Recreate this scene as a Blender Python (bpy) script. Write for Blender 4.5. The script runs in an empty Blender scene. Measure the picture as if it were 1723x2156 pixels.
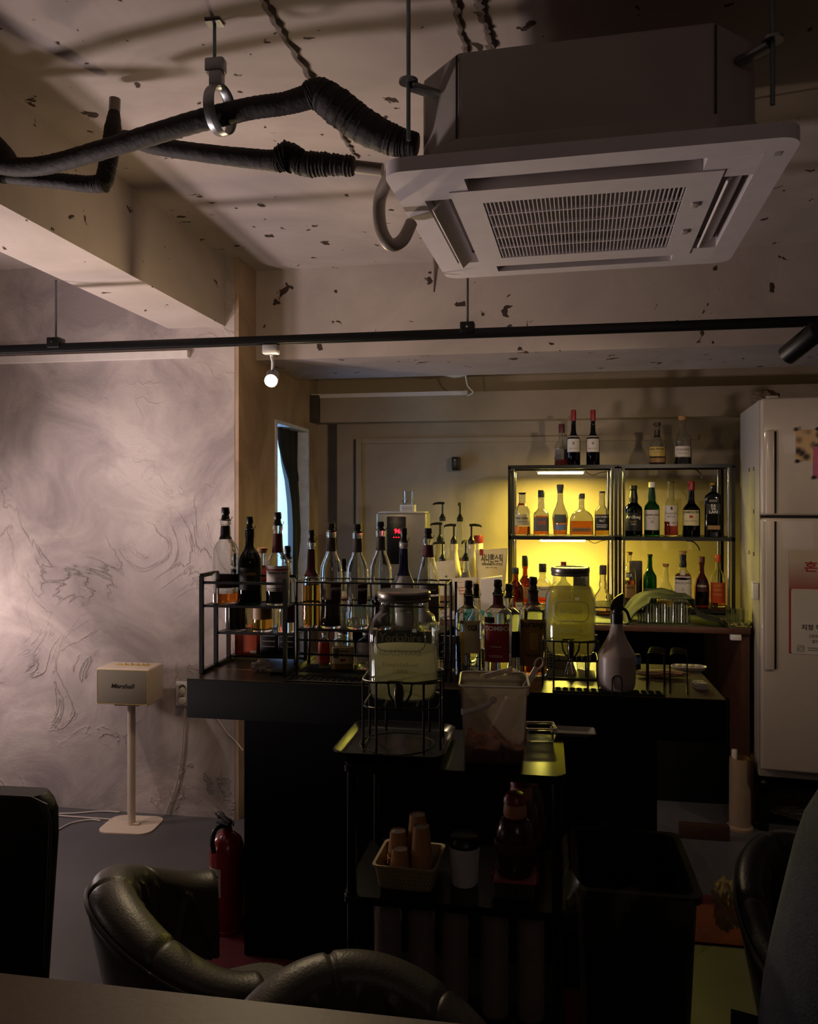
import bpy, bmesh, math, random
from mathutils import Vector, Matrix
random.seed(7)
S = bpy.context.scene
COL = S.collection
R = math.radians
pi = math.pi

# ------------------------------------------------------------------ camera
YAW = R(9.7)
CA, SA = math.cos(YAW), math.sin(YAW)
FPX, EYE, CX, CY = 1690.0, 1.55, 861.5, 1055.0
cam = bpy.data.cameras.new('camera')
cam.sensor_fit = 'HORIZONTAL'
cam.sensor_width = 36.0
cam.lens = 36.0 * FPX / 1723.0
cam.shift_y = -(1078.0 - CY) / 1723.0
cam.clip_start = 0.05
camo = bpy.data.objects.new('camera', cam)
camo.location = (0, 0, EYE)
camo.rotation_euler = (R(90), 0, YAW)
COL.objects.link(camo)
S.camera = camo

# ------------------------------------------------------------------ world, exposure, light transport
S.view_settings.view_transform = 'Standard'
S.view_settings.look = 'None'
S.view_settings.exposure = 0.0
S.view_settings.gamma = 1.0
S.view_settings.use_curve_mapping = False
w = bpy.data.worlds.new('world')
S.world = w
w.use_nodes = True
w.node_tree.nodes['Background'].inputs[0].default_value = (0.5, 0.42, 0.4, 1)
w.node_tree.nodes['Background'].inputs[1].default_value = 0.004
cy = S.cycles
cy.use_denoising = True
cy.max_bounces = 14
cy.transmission_bounces = 14
cy.glossy_bounces = 6
cy.diffuse_bounces = 4
cy.transparent_max_bounces = 16
cy.caustics_reflective = False
cy.caustics_refractive = False
cy.sample_clamp_indirect = 4.0


def light(name, kind, loc, energy, color, size=0.1, aim=None, spot=60, blend=0.6, size_y=None):
    d = bpy.data.lights.new(name, kind)
    d.energy = energy
    d.color = color
    if kind == 'AREA':
        d.size = size
        if size_y:
            d.shape = 'RECTANGLE'
            d.size_y = size_y
    else:
        d.shadow_soft_size = size
    if kind == 'SPOT':
        d.spot_size = R(spot)
        d.spot_blend = blend
    o = bpy.data.objects.new(name, d)
    o.location = loc
    if aim is not None:
        o.rotation_euler = (Vector(aim) - Vector(loc)).to_track_quat('-Z', 'Y').to_euler()
    COL.objects.link(o)
    return o


# lamps that stand just outside the frame on the left: a low one by the plaster wall, a spot on the track, a floor lamp nearer the camera; the soffit fill is added
light('lamp_left', 'POINT', (-2.86, 3.17, 0.95), 19, (1.0, 0.80, 0.74), 0.09)
light('spotlight_left', 'SPOT', (-2.62, 2.82, 2.04), 25, (1.0, 0.83, 0.78), 0.03, aim=(-2.0, 3.71, 0.9), spot=110, blend=0.9)
light('uplight_left', 'SPOT', (-2.85, 2.25, 0.60), 150, (1.0, 0.83, 0.80), 0.14, aim=(-0.62, 3.05, 2.74), spot=92, blend=0.7)
light('fill_beam_soffit', 'SPOT', (-2.38, 2.3, 0.6), 68, (1.0, 0.83, 0.78), 0.10, aim=(-1.68, 2.95, 2.4), spot=74, blend=0.9)  # unseen fill, added to brighten the beam soffit
light('floor_lamp_left', 'POINT', (-3.1, 1.3, 0.95), 7, (1.0, 0.79, 0.73), 0.16)
light('spotlight_fridge', 'SPOT', (1.85, 2.75, 2.05), 16, (1.0, 0.80, 0.60), 0.03, aim=(1.15, 3.9, 0.95), spot=84, blend=0.9)
# daylight beyond the side doorway
light('daylight_doorway', 'AREA', (-2.35, 4.32, 1.4), 75, (0.35, 0.62, 1.0), 0.9, aim=(-1.5, 4.75, 1.3), size_y=1.8)
# dim unseen fill added behind the camera to lift the foreground
light('fill_behind', 'AREA', (0.9, -1.2, 2.5), 2.0, (1.0, 0.80, 0.72), 0.8, aim=(0.6, 1.6, 1.2))


# ------------------------------------------------------------------ picture -> place helpers
def at(px, py, Y=None, Z=None, X=None):
    u = (px - CX) / FPX
    v = (CY - py) / FPX
    dx, dy, dz = -SA + u * CA, CA + u * SA, v
    if Y is not None:
        t = Y / dy
    elif Z is not None:
        t = (Z - EYE) / dz
    else:
        t = X / dx
    return Vector((dx * t, dy * t, EYE + dz * t))


def fwd(p):
    return -p[0] * SA + p[1] * CA


def face_cam(p):
    return math.atan2(-p[0], p[1])


def lin(h):
    h = h.lstrip('#')
    out = []
    for i in (0, 2, 4):
        c = int(h[i:i + 2], 16) / 255.0
        out.append(c / 12.92 if c <= 0.04045 else ((c + 0.055) / 1.055) ** 2.4)
    return tuple(out)


# ------------------------------------------------------------------ materials
MATS = {}


def mat(name, color, rough=0.5, metal=0.0, var=0.12, scale=18.0, bump=0.0, bscale=60.0, trans=0.0, ior=1.45,
        emit=None, estr=0.0, spec=0.5, alpha=1.0, coat=0.0, sss=0.0):
    if name in MATS:
        return MATS[name]
    m = bpy.data.materials.new(name)
    m.use_nodes = True
    nt = m.node_tree
    b = nt.nodes['Principled BSDF']
    c = lin(color) if isinstance(color, str) else color
    b.inputs['Base Color'].default_value = (*c, 1)
    b.inputs['Roughness'].default_value = rough
    b.inputs['Metallic'].default_value = metal
    b.inputs['IOR'].default_value = ior
    b.inputs['Specular IOR Level'].default_value = spec
    b.inputs['Transmission Weight'].default_value = trans
    b.inputs['Coat Weight'].default_value = coat
    if alpha < 1:
        b.inputs['Alpha'].default_value = alpha
    if sss:
        b.inputs['Subsurface Weight'].default_value = sss
        b.inputs['Subsurface Scale'].default_value = 0.01
    if emit is not None:
        e = lin(emit) if isinstance(emit, str) else emit
        b.inputs['Emission Color'].default_value = (*e, 1)
        b.inputs['Emission Strength'].default_value = estr
    if var > 0 and trans == 0:
        tc = nt.nodes.new('ShaderNodeTexCoord')
        n = nt.nodes.new('ShaderNodeTexNoise')
        n.inputs['Scale'].default_value = scale
        n.inputs['Detail'].default_value = 4
        nt.links.new(tc.outputs['Object'], n.inputs['Vector'])
        r = nt.nodes.new('ShaderNodeValToRGB')
        r.color_ramp.elements[0].position = 0.3
        r.color_ramp.elements[1].position = 0.7
        r.color_ramp.elements[0].color = (*[x * (1 - var) for x in c], 1)
        r.color_ramp.elements[1].color = (*[min(1, x * (1 + var)) for x in c], 1)
        nt.links.new(n.outputs['Fac'], r.inputs['Fac'])
        nt.links.new(r.outputs['Color'], b.inputs['Base Color'])
    if bump > 0:
        tc = nt.nodes.new('ShaderNodeTexCoord')
        n2 = nt.nodes.new('ShaderNodeTexNoise')
        n2.inputs['Scale'].default_value = bscale
        n2.inputs['Detail'].default_value = 5
        nt.links.new(tc.outputs['Object'], n2.inputs['Vector'])
        bp = nt.nodes.new('ShaderNodeBump')
        bp.inputs['Strength'].default_value = bump
        bp.inputs['Distance'].default_value = 0.01
        nt.links.new(n2.outputs['Fac'], bp.inputs['Height'])
        nt.links.new(bp.outputs['Normal'], b.inputs['Normal'])
    MATS[name] = m
    return m


def glass(name, color, rough=0.0, ior=1.45):
    return mat(name, color, rough=rough, trans=1.0, var=0, ior=ior)


def thin_glass(name, color):
    """thin-walled glass: clear with a Fresnel reflection"""
    m = bpy.data.materials.new(name)
    m.use_nodes = True
    nt = m.node_tree
    nt.nodes.remove(nt.nodes['Principled BSDF'])
    tr = nt.nodes.new('ShaderNodeBsdfTransparent')
    tr.inputs[0].default_value = (*lin(color), 1)
    gl = nt.nodes.new('ShaderNodeBsdfGlossy')
    gl.inputs['Roughness'].default_value = 0.03
    lw = nt.nodes.new('ShaderNodeLayerWeight')
    lw.inputs[0].default_value = 0.5
    pw = nt.nodes.new('ShaderNodeMath')
    pw.operation = 'POWER'
    pw.inputs[1].default_value = 4.0
    fr = nt.nodes.new('ShaderNodeMath')
    fr.operation = 'MULTIPLY_ADD'
    fr.inputs[1].default_value = 0.75
    fr.inputs[2].default_value = 0.04
    nt.links.new(lw.outputs['Facing'], pw.inputs[0])
    nt.links.new(pw.outputs[0], fr.inputs[0])
    mx = nt.nodes.new('ShaderNodeMixShader')
    nt.links.new(fr.outputs[0], mx.inputs[0])
    nt.links.new(tr.outputs[0], mx.inputs[1])
    nt.links.new(gl.outputs[0], mx.inputs[2])
    nt.links.new(mx.outputs[0], nt.nodes['Material Output'].inputs[0])
    MATS[name] = m
    return m


def cloudy(name, color, clear=0.4, tcol=None):
    """cloudy liquid: part see-through, part scattering light through"""
    m = bpy.data.materials.new(name)
    m.use_nodes = True
    nt = m.node_tree
    nt.nodes.remove(nt.nodes['Principled BSDF'])
    tr = nt.nodes.new('ShaderNodeBsdfTransparent')
    tr.inputs[0].default_value = (*lin(tcol or color), 1)
    tl = nt.nodes.new('ShaderNodeBsdfTranslucent')
    tl.inputs[0].default_value = (*lin(color), 1)
    df = nt.nodes.new('ShaderNodeBsdfDiffuse')
    df.inputs[0].default_value = (*lin(color), 1)
    m1 = nt.nodes.new('ShaderNodeMixShader')
    m1.inputs[0].default_value = 0.3
    m2 = nt.nodes.new('ShaderNodeMixShader')
    m2.inputs[0].default_value = clear
    nt.links.new(tl.outputs[0], m1.inputs[1])
    nt.links.new(df.outputs[0], m1.inputs[2])
    nt.links.new(m1.outputs[0], m2.inputs[1])
    nt.links.new(tr.outputs[0], m2.inputs[2])
    nt.links.new(m2.outputs[0], nt.nodes['Material Output'].inputs[0])
    MATS[name] = m
    return m


# ------------------------------------------------------------------ mesh builder
class MB:
    def __init__(s):
        s.bm = bmesh.new()

    def box(s, c, d, rz=0.0, bev=0.0, seg=2, M=None):
        t = bmesh.new()
        bmesh.ops.create_cube(t, size=1.0)
        bmesh.ops.scale(t, vec=d, verts=t.verts)
        if bev > 0:
            bmesh.ops.bevel(t, geom=list(t.edges), offset=min(bev, 0.49 * min(d)), segments=seg, profile=0.5, affect='EDGES')
        if M is None:
            M = Matrix.Translation(c) @ Matrix.Rotation(rz, 4, 'Z')
        else:
            M = Matrix.Translation(c) @ M
        bmesh.ops.transform(t, matrix=M, verts=t.verts)
        s._join(t)
        return s

    def _join(s, t):
        me = bpy.data.meshes.new('tmp')
        t.to_mesh(me)
        t.free()
        s.bm.from_mesh(me)
        bpy.data.meshes.remove(me)

    def tube(s, pts, r, n=8, closed=False, caps=True):
        P = [Vector(p) for p in pts]
        N = len(P)
        rs = r if isinstance(r, (list, tuple)) else [r] * N
        T = []
        for i in range(N):
            if closed:
                d = P[(i + 1) % N] - P[i - 1]
            else:
                d = P[min(i + 1, N - 1)] - P[max(i - 1, 0)]
            T.append(d.normalized())
        up = Vector((0, 0, 1)) if abs(T[0].z) < 0.9 else Vector((1, 0, 0))
        u = T[0].cross(up).normalized()
        rings = []
        for i in range(N):
            u = (u - T[i] * u.dot(T[i]))
            if u.length < 1e-6:
                u = T[i].orthogonal()
            u.normalize()
            v = T[i].cross(u)
            rings.append([s.bm.verts.new(P[i] + (u * math.cos(a) + v * math.sin(a)) * rs[i])
                          for a in [2 * pi * k / n for k in range(n)]])
        for i in range(N if closed else N - 1):
            a, b = rings[i], rings[(i + 1) % N]
            off = 0
            if closed and i == N - 1:
                off = min(range(n), key=lambda o: (a[0].co - b[o].co).length)
            for k in range(n):
                s.bm.faces.new((a[k], a[(k + 1) % n], b[(k + 1 + off) % n], b[(k + off) % n]))
        if caps and not closed:
            s.bm.faces.new(list(reversed(rings[0])))
            s.bm.faces.new(rings[-1])
        return s

    def lathe(s, prof, c=(0, 0, 0), n=28, e=2.0, dr=1.0, Rm=None, M=None):
        Rm = Rm or max(p[0] for p in prof)
        c = Vector(c)
        rows = []
        for (r, z) in prof:
            if r < 1e-6:
                p = Vector((0, 0, z))
                rows.append([s.bm.verts.new((M @ p if M else p) + c)])
                continue
            row = []
            for k in range(n):
                x, y = sect(2 * pi * k / n, r, Rm, e, dr)
                p = Vector((x, y, z))
                row.append(s.bm.verts.new((M @ p if M else p) + c))
            rows.append(row)
        for a, b in zip(rows, rows[1:]):
            if len(a) == 1 and len(b) == 1:
                continue
            for k in range(n):
                j = (k + 1) % n
                if len(a) == 1:
                    s.bm.faces.new((a[0], b[j], b[k]))
                elif len(b) == 1:
                    s.bm.faces.new((a[k], a[j], b[0]))
                else:
                    s.bm.faces.new((a[k], a[j], b[j], b[k]))
        return s

    def prism(s, poly, z0, z1):
        lo = [s.bm.verts.new((x, y, z0)) for x, y in poly]
        hi = [s.bm.verts.new((x, y, z1)) for x, y in poly]
        n = len(poly)
        s.bm.faces.new(list(reversed(lo)))
        s.bm.faces.new(hi)
        for k in range(n):
            j = (k + 1) % n
            s.bm.faces.new((lo[k], lo[j], hi[j], hi[k]))
        return s

    def grid(s, f, nu, nv, closed_u=False):
        V = [[s.bm.verts.new(f(i / (nu if closed_u else nu - 1), j / (nv - 1))) for j in range(nv)] for i in range(nu)]
        for i in range(nu if closed_u else nu - 1):
            for j in range(nv - 1):
                a = (i + 1) % nu
                s.bm.faces.new((V[i][j], V[a][j], V[a][j + 1], V[i][j + 1]))
        return s

    def build(s, name, m, parent=None, smooth=True, angle=38, loc=None, solid=0.0, sub=0):
        bmesh.ops.recalc_face_normals(s.bm, faces=s.bm.faces)
        me = bpy.data.meshes.new(name)
        s.bm.to_mesh(me)
        s.bm.free()
        me.materials.append(m)
        if smooth:
            for p in me.polygons:
                p.use_smooth = True
            me.set_sharp_from_angle(angle=R(angle))
        o = bpy.data.objects.new(name, me)
        COL.objects.link(o)
        if parent:
            o.parent = parent
        if loc is not None:
            o.location = loc
        if solid:
            md = o.modifiers.new('solid', 'SOLIDIFY')
            md.thickness = solid
            md.offset = 0
        if sub:
            md = o.modifiers.new('sub', 'SUBSURF')
            md.levels = md.render_levels = sub
        return o


def sect(th, r, Rm, e, dr):
    """cross-section of a bottle: rounded square low down, round at the neck"""
    cs, sn = math.cos(th), math.sin(th)
    q = max(0.0, min(1.0, (r / Rm - 0.5) / 0.4))
    q = q * q * (3 - 2 * q)
    k = 1.0
    if e > 2:
        k = 1 + q * (1.0 / ((abs(cs) ** e + abs(sn) ** e) ** (1.0 / e)) - 1)
    d = 1 + q * (dr - 1)
    return r * k * cs, r * k * sn * d


ORD = ('first', 'second', 'third', 'fourth', 'fifth', 'sixth', 'seventh', 'eighth', 'ninth', 'tenth', 'eleventh', 'twelfth', 'thirteenth', 'fourteenth')


def tag(o, label=None, cat=None, group=None, kind=None):
    if label:
        o['label'] = label
    if cat:
        o['category'] = cat
    if group:
        o['group'] = group
    if kind:
        o['kind'] = kind
    return o


def thing(name, label, cat, loc=(0, 0, 0), rz=0.0, group=None):
    o = bpy.data.objects.new(name, None)
    o.empty_display_size = 0.05
    COL.objects.link(o)
    o.location = loc
    o.rotation_euler = (0, 0, rz)
    return tag(o, label, cat, group)


def struct(name, mb, m, parent=None, smooth=False):
    o = mb.build(name, m, parent, smooth=smooth)
    if parent is None:
        o['kind'] = 'structure'
    return o


def copy_tree(o, parent=None):
    c = o.copy()
    COL.objects.link(c)
    if parent:
        c.parent = parent
    for ch in list(o.children):
        copy_tree(ch, c)
    return c


TEXTS = {}


def text_pts(s, bold=False):
    """outline mesh of a string: points centred on 0, cap height 1; width, faces"""
    if s not in TEXTS:
        cu = bpy.data.curves.new('t', 'FONT')
        cu.body = s
        cu.resolution_u = 2
        cu.align_x = 'CENTER'
        if bold:
            cu.offset = 0.018
        o = bpy.data.objects.new('t', cu)
        me = o.to_mesh()
        V = [(v.co.x / 0.72, v.co.y / 0.72) for v in me.vertices]
        Fs = [tuple(p.vertices) for p in me.polygons]
        o.to_mesh_clear()
        bpy.data.objects.remove(o)
        bpy.data.curves.remove(cu)
        TEXTS[s] = (V, Fs)
    return TEXTS[s]


def lettering(s, size, f, m, parent, wide=None, name='lettering', bold=True):
    """lay a string out on a surface: f(x, z) -> point; size = cap height; wide = total width"""
    V, Fs = text_pts(s, bold)
    sx = size
    if wide:
        x0 = max(abs(v[0]) for v in V)
        sx = wide / 2 / x0
    mb = MB()
    vs = [mb.bm.verts.new(f(x * sx, z * size)) for x, z in V]
    for q in Fs:
        try:
            mb.bm.faces.new([vs[k] for k in q])
        except ValueError:
            pass
    return mb.build(name, m, parent, smooth=False)

# ------------------------------------------------------------------ surfaces of the room
def plaster(name, base, dark, bump=1.0, trowel=True, flecks=0.0, seams=None, patch=1.6):
    m = bpy.data.materials.new(name)
    m.use_nodes = True
    nt = m.node_tree
    L = nt.links.new
    N = nt.nodes.new
    b = nt.nodes['Principled BSDF']
    b.inputs['Roughness'].default_value = 0.75
    b.inputs['Specular IOR Level'].default_value = 0.25
    tc = N('ShaderNodeTexCoord')
    n1 = N('ShaderNodeTexNoise')
    n1.inputs['Scale'].default_value = patch
    n1.inputs['Detail'].default_value = 8
    n1.inputs['Roughness'].default_value = 0.62
    n1.inputs['Distortion'].default_value = 0.9
    L(tc.outputs['Object'], n1.inputs['Vector'])
    r = N('ShaderNodeValToRGB')
    r.color_ramp.elements[0].position = 0.36
    r.color_ramp.elements[1].position = 0.62
    r.color_ramp.elements[0].color = (*lin(dark), 1)
    r.color_ramp.elements[1].color = (*lin(base), 1)
    L(n1.outputs['Fac'], r.inputs['Fac'])
    col = r.outputs['Color']
    fine = N('ShaderNodeTexNoise')
    fine.inputs['Scale'].default_value = 90
    fine.inputs['Detail'].default_value = 6
    L(tc.outputs['Object'], fine.inputs['Vector'])
    h = N('ShaderNodeMath')
    h.operation = 'MULTIPLY'
    h.inputs[1].default_value = 0.10
    L(fine.outputs['Fac'], h.inputs[0])
    height = h.outputs[0]
    if trowel:
        # overlapping trowel arcs: ridges of a strongly distorted noise, only in patches
        nr = N('ShaderNodeTexNoise')
        nr.inputs['Scale'].default_value = 2.6
        nr.inputs['Detail'].default_value = 7
        nr.inputs['Roughness'].default_value = 0.55
        nr.inputs['Distortion'].default_value = 1.6
        L(tc.outputs['Object'], nr.inputs['Vector'])
        wv = N('ShaderNodeMath')
        wv.operation = 'PINGPONG'
        wv.inputs[1].default_value = 0.10
        L(nr.outputs['Fac'], wv.inputs[0])
        pw = N('ShaderNodeMath')
        pw.operation = 'MULTIPLY'
        pw.inputs[1].default_value = 10.0
        L(wv.outputs[0], pw.inputs[0])
        p3 = N('ShaderNodeMath')
        p3.operation = 'POWER'
        p3.inputs[1].default_value = 7.0
        L(pw.outputs[0], p3.inputs[0])
        mk = N('ShaderNodeTexNoise')
        mk.inputs['Scale'].default_value = 1.9
        mk.inputs['Detail'].default_value = 4
        L(tc.outputs['Object'], mk.inputs['Vector'])
        mr = N('ShaderNodeMapRange')
        mr.inputs['From Min'].default_value = 0.46
        mr.inputs['From Max'].default_value = 0.70
        L(mk.outputs['Fac'], mr.inputs['Value'])
        # the lower half of the wall is rougher than the upper
        sp = N('ShaderNodeSeparateXYZ')
        L(tc.outputs['Object'], sp.inputs[0])
        zr = N('ShaderNodeMapRange')
        zr.inputs['From Min'].default_value = 1.9
        zr.inputs['From Max'].default_value = 0.7
        zr.inputs['To Min'].default_value = 0.25
        zr.inputs['To Max'].default_value = 1.0
        L(sp.outputs['Z'], zr.inputs['Value'])
        mm = N('ShaderNodeMath')
        mm.operation = 'MULTIPLY'
        L(mr.outputs[0], mm.inputs[0])
        L(zr.outputs[0], mm.inputs[1])
        mu = N('ShaderNodeMath')
        mu.operation = 'MULTIPLY'
        L(p3.outputs[0], mu.inputs[0])
        L(mm.outputs[0], mu.inputs[1])
        ad = N('ShaderNodeMath')
        ad.operation = 'ADD'
        L(mu.outputs[0], ad.inputs[0])
        L(height, ad.inputs[1])
        big = N('ShaderNodeMath')
        big.operation = 'MULTIPLY_ADD'
        big.inputs[1].default_value = 0.9
        L(n1.outputs['Fac'], big.inputs[0])
        L(ad.outputs[0], big.inputs[2])
        height = big.outputs[0]
    if flecks > 0:
        # chipped paint: dark specks
        v = N('ShaderNodeTexNoise')
        v.inputs['Scale'].default_value = 13
        v.inputs['Detail'].default_value = 3
        v.inputs['Distortion'].default_value = 0.4
        L(tc.outputs['Object'], v.inputs['Vector'])
        t = N('ShaderNodeMapRange')
        t.inputs['From Min'].default_value = flecks
        t.inputs['From Max'].default_value = flecks + 0.02
        L(v.outputs['Fac'], t.inputs['Value'])
        mx = N('ShaderNodeMix')
        mx.data_type = 'RGBA'
        L(t.outputs[0], mx.inputs['Factor'])
        L(col, mx.inputs['A'])
        mx.inputs['B'].default_value = (*lin('#3a2c26'), 1)
        col = mx.outputs['Result']
        sub = N('ShaderNodeMath')
        sub.operation = 'MULTIPLY_ADD'
        sub.inputs[1].default_value = -0.5
        L(t.outputs[0], sub.inputs[0])
        L(height, sub.inputs[2])
        height = sub.outputs[0]
    L(col, b.inputs['Base Color'])
    bp = N('ShaderNodeBump')
    bp.inputs['Strength'].default_value = bump
    bp.inputs['Distance'].default_value = 0.012
    L(height, bp.inputs['Height'])
    L(bp.outputs['Normal'], b.inputs['Normal'])
    return m


M_wall = plaster('trowelled_plaster', '#b3a7a4', '#8a7f80', bump=0.9, patch=2.3)
M_conc = plaster('painted_concrete', '#a89c97', '#968b87', bump=0.35, trowel=False, flecks=0.675)
M_beam = plaster('painted_beam', '#b0a49d', '#a3978f', bump=0.35, trowel=False, flecks=0.69)
M_back = plaster('back_room_paint', '#9c8b74', '#8b7b68', bump=0.3, trowel=False)
M_side = plaster('side_wall_paint', '#a8907a', '#8d7560', bump=0.35, trowel=False, patch=2.5)
M_floor = mat('grey_epoxy_floor', '#4f4e52', rough=0.38, var=0.16, scale=2.2, bump=0.04, bscale=25)
M_dtrim = mat('dark_stained_trim', '#3a3029', rough=0.6, var=0.2)

CEIL, LOWC = 2.738, 2.276
XL, XS, XR, YF, YW, YB = -4.2, -1.476, 2.7, -2.6, 3.71, 5.08


def bx(name, lo, hi, m, bev=0.0):
    c = [(a + b) / 2 for a, b in zip(lo, hi)]
    d = [b - a for a, b in zip(lo, hi)]
    return struct(name, MB().box(c, d, bev=bev), m, smooth=bev > 0)


bx('floor', (XL, YF, -0.1), (XR, 5.5, 0), M_floor)
bx('ceiling', (XL, YF, CEIL), (XR, 5.5, CEIL + 0.1), M_conc)
bx('wall_left', (XL, YW, 0), (XS - 0.02, YW + 0.2, CEIL), M_wall)
# side wall of the bar niche with the doorway (opening Y 4.25 .. 4.85, 2 m high)
DY0, DY1, DZ = 4.24, 4.86, 2.0
w1 = MB()
for lo, hi in (((XS - 0.2, YW + 0.002, 0), (XS, DY0, CEIL)), ((XS - 0.2, DY1, 0), (XS, YB, CEIL)),
               ((XS - 0.2, DY0, DZ), (XS, DY1, CEIL))):
    w1.box([(a + b) / 2 for a, b in zip(lo, hi)], [b - a for a, b in zip(lo, hi)])
struct('wall_side', w1, M_side)
bx('wall_back', (XS - 0.2, YB, 0), (XR, YB + 0.15, CEIL), M_back)
bx('wall_right', (XR, YF, 0), (XR + 0.1, 5.5, CEIL), M_conc)
bx('wall_front', (XL, YF - 0.1, 0), (XR, YF, CEIL), M_conc)
bx('wall_outer', (XL - 0.1, YF, 0), (XL, YW + 0.2, CEIL), M_conc)
# beams
bx('ceiling_beam', (-1.84, YF, 2.402), (-1.545, YW, CEIL), M_beam)
bx('ceiling_beam', (XS, 3.95, LOWC), (XR, 4.62, CEIL), M_conc)
bx('ceiling_beam', (XS, 4.95, 2.05), (XR, YB, 2.225), M_back)
bx('ceiling_slab_back', (XS, 4.62, 2.40), (XR, YB, 2.46), M_back)
# dark gaps and moulding of the blocked doorway in the back wall
bx('trim_1', (-1.40, YB - 0.012, 0), (-1.345, YB, 2.05), M_dtrim)
q = at(752, 925, Y=YB)
bx('trim_2', (q.x, YB - 0.03, 0.0), (q.x + 0.035, YB, q.z), M_back)
bx('trim_3', (q.x - 0.02, YB - 0.008, 0.0), (q.x - 0.001, YB, q.z), M_dtrim)
bx('trim_4', (q.x + 0.036, YB - 0.02, q.z - 0.03), (0.9, YB, q.z), M_back)
bx('trim_5', (XS, 4.90, 2.05), (XS + 0.055, 4.95, 2.22), M_dtrim)
# door lining
dl = MB()
dl.box((XS - 0.1, DY1 - 0.012, DZ / 2), (0.22, 0.02, DZ))
dl.box((XS - 0.1, DY0 + 0.008, DZ / 2), (0.22, 0.02, DZ))
dl.box((XS - 0.1, (DY0 + DY1) / 2, DZ - 0.01), (0.22, DY1 - DY0 - 0.05, 0.02))
struct('door_1', dl, mat('white_door_lining', '#c9ccd2', rough=0.5, bump=0.2))
# the space beyond the doorway
bx('wall_hall', (-2.9, 4.0, 0), (-2.8, 5.5, 2.4), mat('hall_white', '#d8dde6', rough=0.6, var=0.05))
bx('wall_hall_end', (-2.8, 5.4, 0), (XS - 0.2, 5.5, 2.4), mat('hall_white', '#d8dde6'))
# conduits
a = at(-60, 748, Y=YW - 0.01)
b = at(398, 744, Y=YW - 0.01)
bx('trim_6', (a.x - 0.6, YW - 0.03, b.z - 0.022), (b.x, YW + 0.005, b.z + 0.012), mat('white_conduit', '#cfc6c2', rough=0.5, var=0.05))
a = at(640, 836, Y=4.95)
b = at(985, 832, Y=4.95)
bx('trim_7', (a.x, 4.935, 2.205), (b.x, 4.952, 2.23), mat('white_conduit', '#cfc6c2'))
# ceiling joints: two thin battens and a caulked seam
M_seam = mat('ceiling_seam', '#5f544f', rough=0.8, var=0.3, bump=0.6)
for name, p0, p1, wd in (('trim_8', (545, -20), (662, 175), 0.012), ('trim_9', (1005, -20), (1035, 98), 0.012), ('trim_10', (955, -20), (982, 110), 0.010),
                         ('trim_11', (705, 255), (752, 330), 0.007)):
    a = at(*p0, Z=CEIL)
    b = at(*p1, Z=CEIL)
    n = 22
    pts = []
    for k in range(n + 1):
        p = a.lerp(b, k / n)
        p.x += random.uniform(-0.006, 0.006)
        pts.append((p.x, p.y, CEIL - 0.001))
    struct(name, MB().tube(pts, [wd * random.uniform(0.7, 1.2) for _ in pts], n=6), M_seam, smooth=True)
# floor mats
M_red = mat('red_rubber_mat', '#52020a', rough=0.9, var=0.2, bump=0.3, bscale=200)
tag(MB().box((-0.57, 2.02, 0.004), (1.48, 1.80, 0.008), bev=0.003).build('floor_mat', M_red),
    'large dark red mat under the red fire extinguisher and the bar front', 'mat')
tag(MB().box((0.80, 3.12, 0.004), (0.62, 0.36, 0.008), bev=0.003).build('floor_mat', M_red),
    'small red mat on the floor between the black bin and the dark chair', 'mat')

# ------------------------------------------------------------------ cassette air conditioner
M_acw = mat('ac_white_plastic', '#cdc5c8', rough=0.45, var=0.04)
M_acb = mat('ac_grey_sheet_metal', '#9c948f', rough=0.55, var=0.08, scale=6)
M_foam = mat('ac_foam_edge', '#3a3431', rough=0.9)
M_void = mat('dark_interior', '#0b0a0a', rough=0.9)
M_steel = mat('galvanised_steel', '#8b8d8f', rough=0.35, metal=0.9, var=0.1)
M_rod = mat('threaded_rod', '#6f7a7c', rough=0.45, metal=0.8)
M_blk = mat('black_painted_metal', '#0c0c0d', rough=0.42, var=0.2)
M_blkp = mat('black_plastic', '#0b0b0c', rough=0.35, var=0.2)
M_wht = mat('white_plastic', '#cfcac6', rough=0.4, var=0.04)
M_screw = mat('bright_screw', '#c8ccd2', rough=0.25, metal=1.0, var=0)

PZ = 2.278                      # underside of the panel
AC = thing('air_conditioner', 'white four-way cassette air conditioner hanging from the ceiling', 'air conditioner', (0.094, 2.162, PZ), R(-2.6))
PW = 0.435                      # half side of the panel


def slab_hole(mb, z0, z1, xs, ys, skip):
    for i in range(len(xs) - 1):
        for j in range(len(ys) - 1):
            if (i, j) in skip:
                continue
            mb.box(((xs[i] + xs[i + 1]) / 2, (ys[j] + ys[j + 1]) / 2, (z0 + z1) / 2), (xs[i + 1] - xs[i], ys[j + 1] - ys[j], z1 - z0))


def rrect(hw, hd, r, n=6):
    out = []
    for cx_, cy_, a0 in ((hw - r, hd - r, 0), (-hw + r, hd - r, pi / 2), (-hw + r, -hd + r, pi), (hw - r, -hd + r, 1.5 * pi)):
        for k in range(n + 1):
            a_ = a0 + pi / 2 * k / n
            out.append((cx_ + r * math.cos(a_), cy_ + r * math.sin(a_)))
    return out


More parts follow.
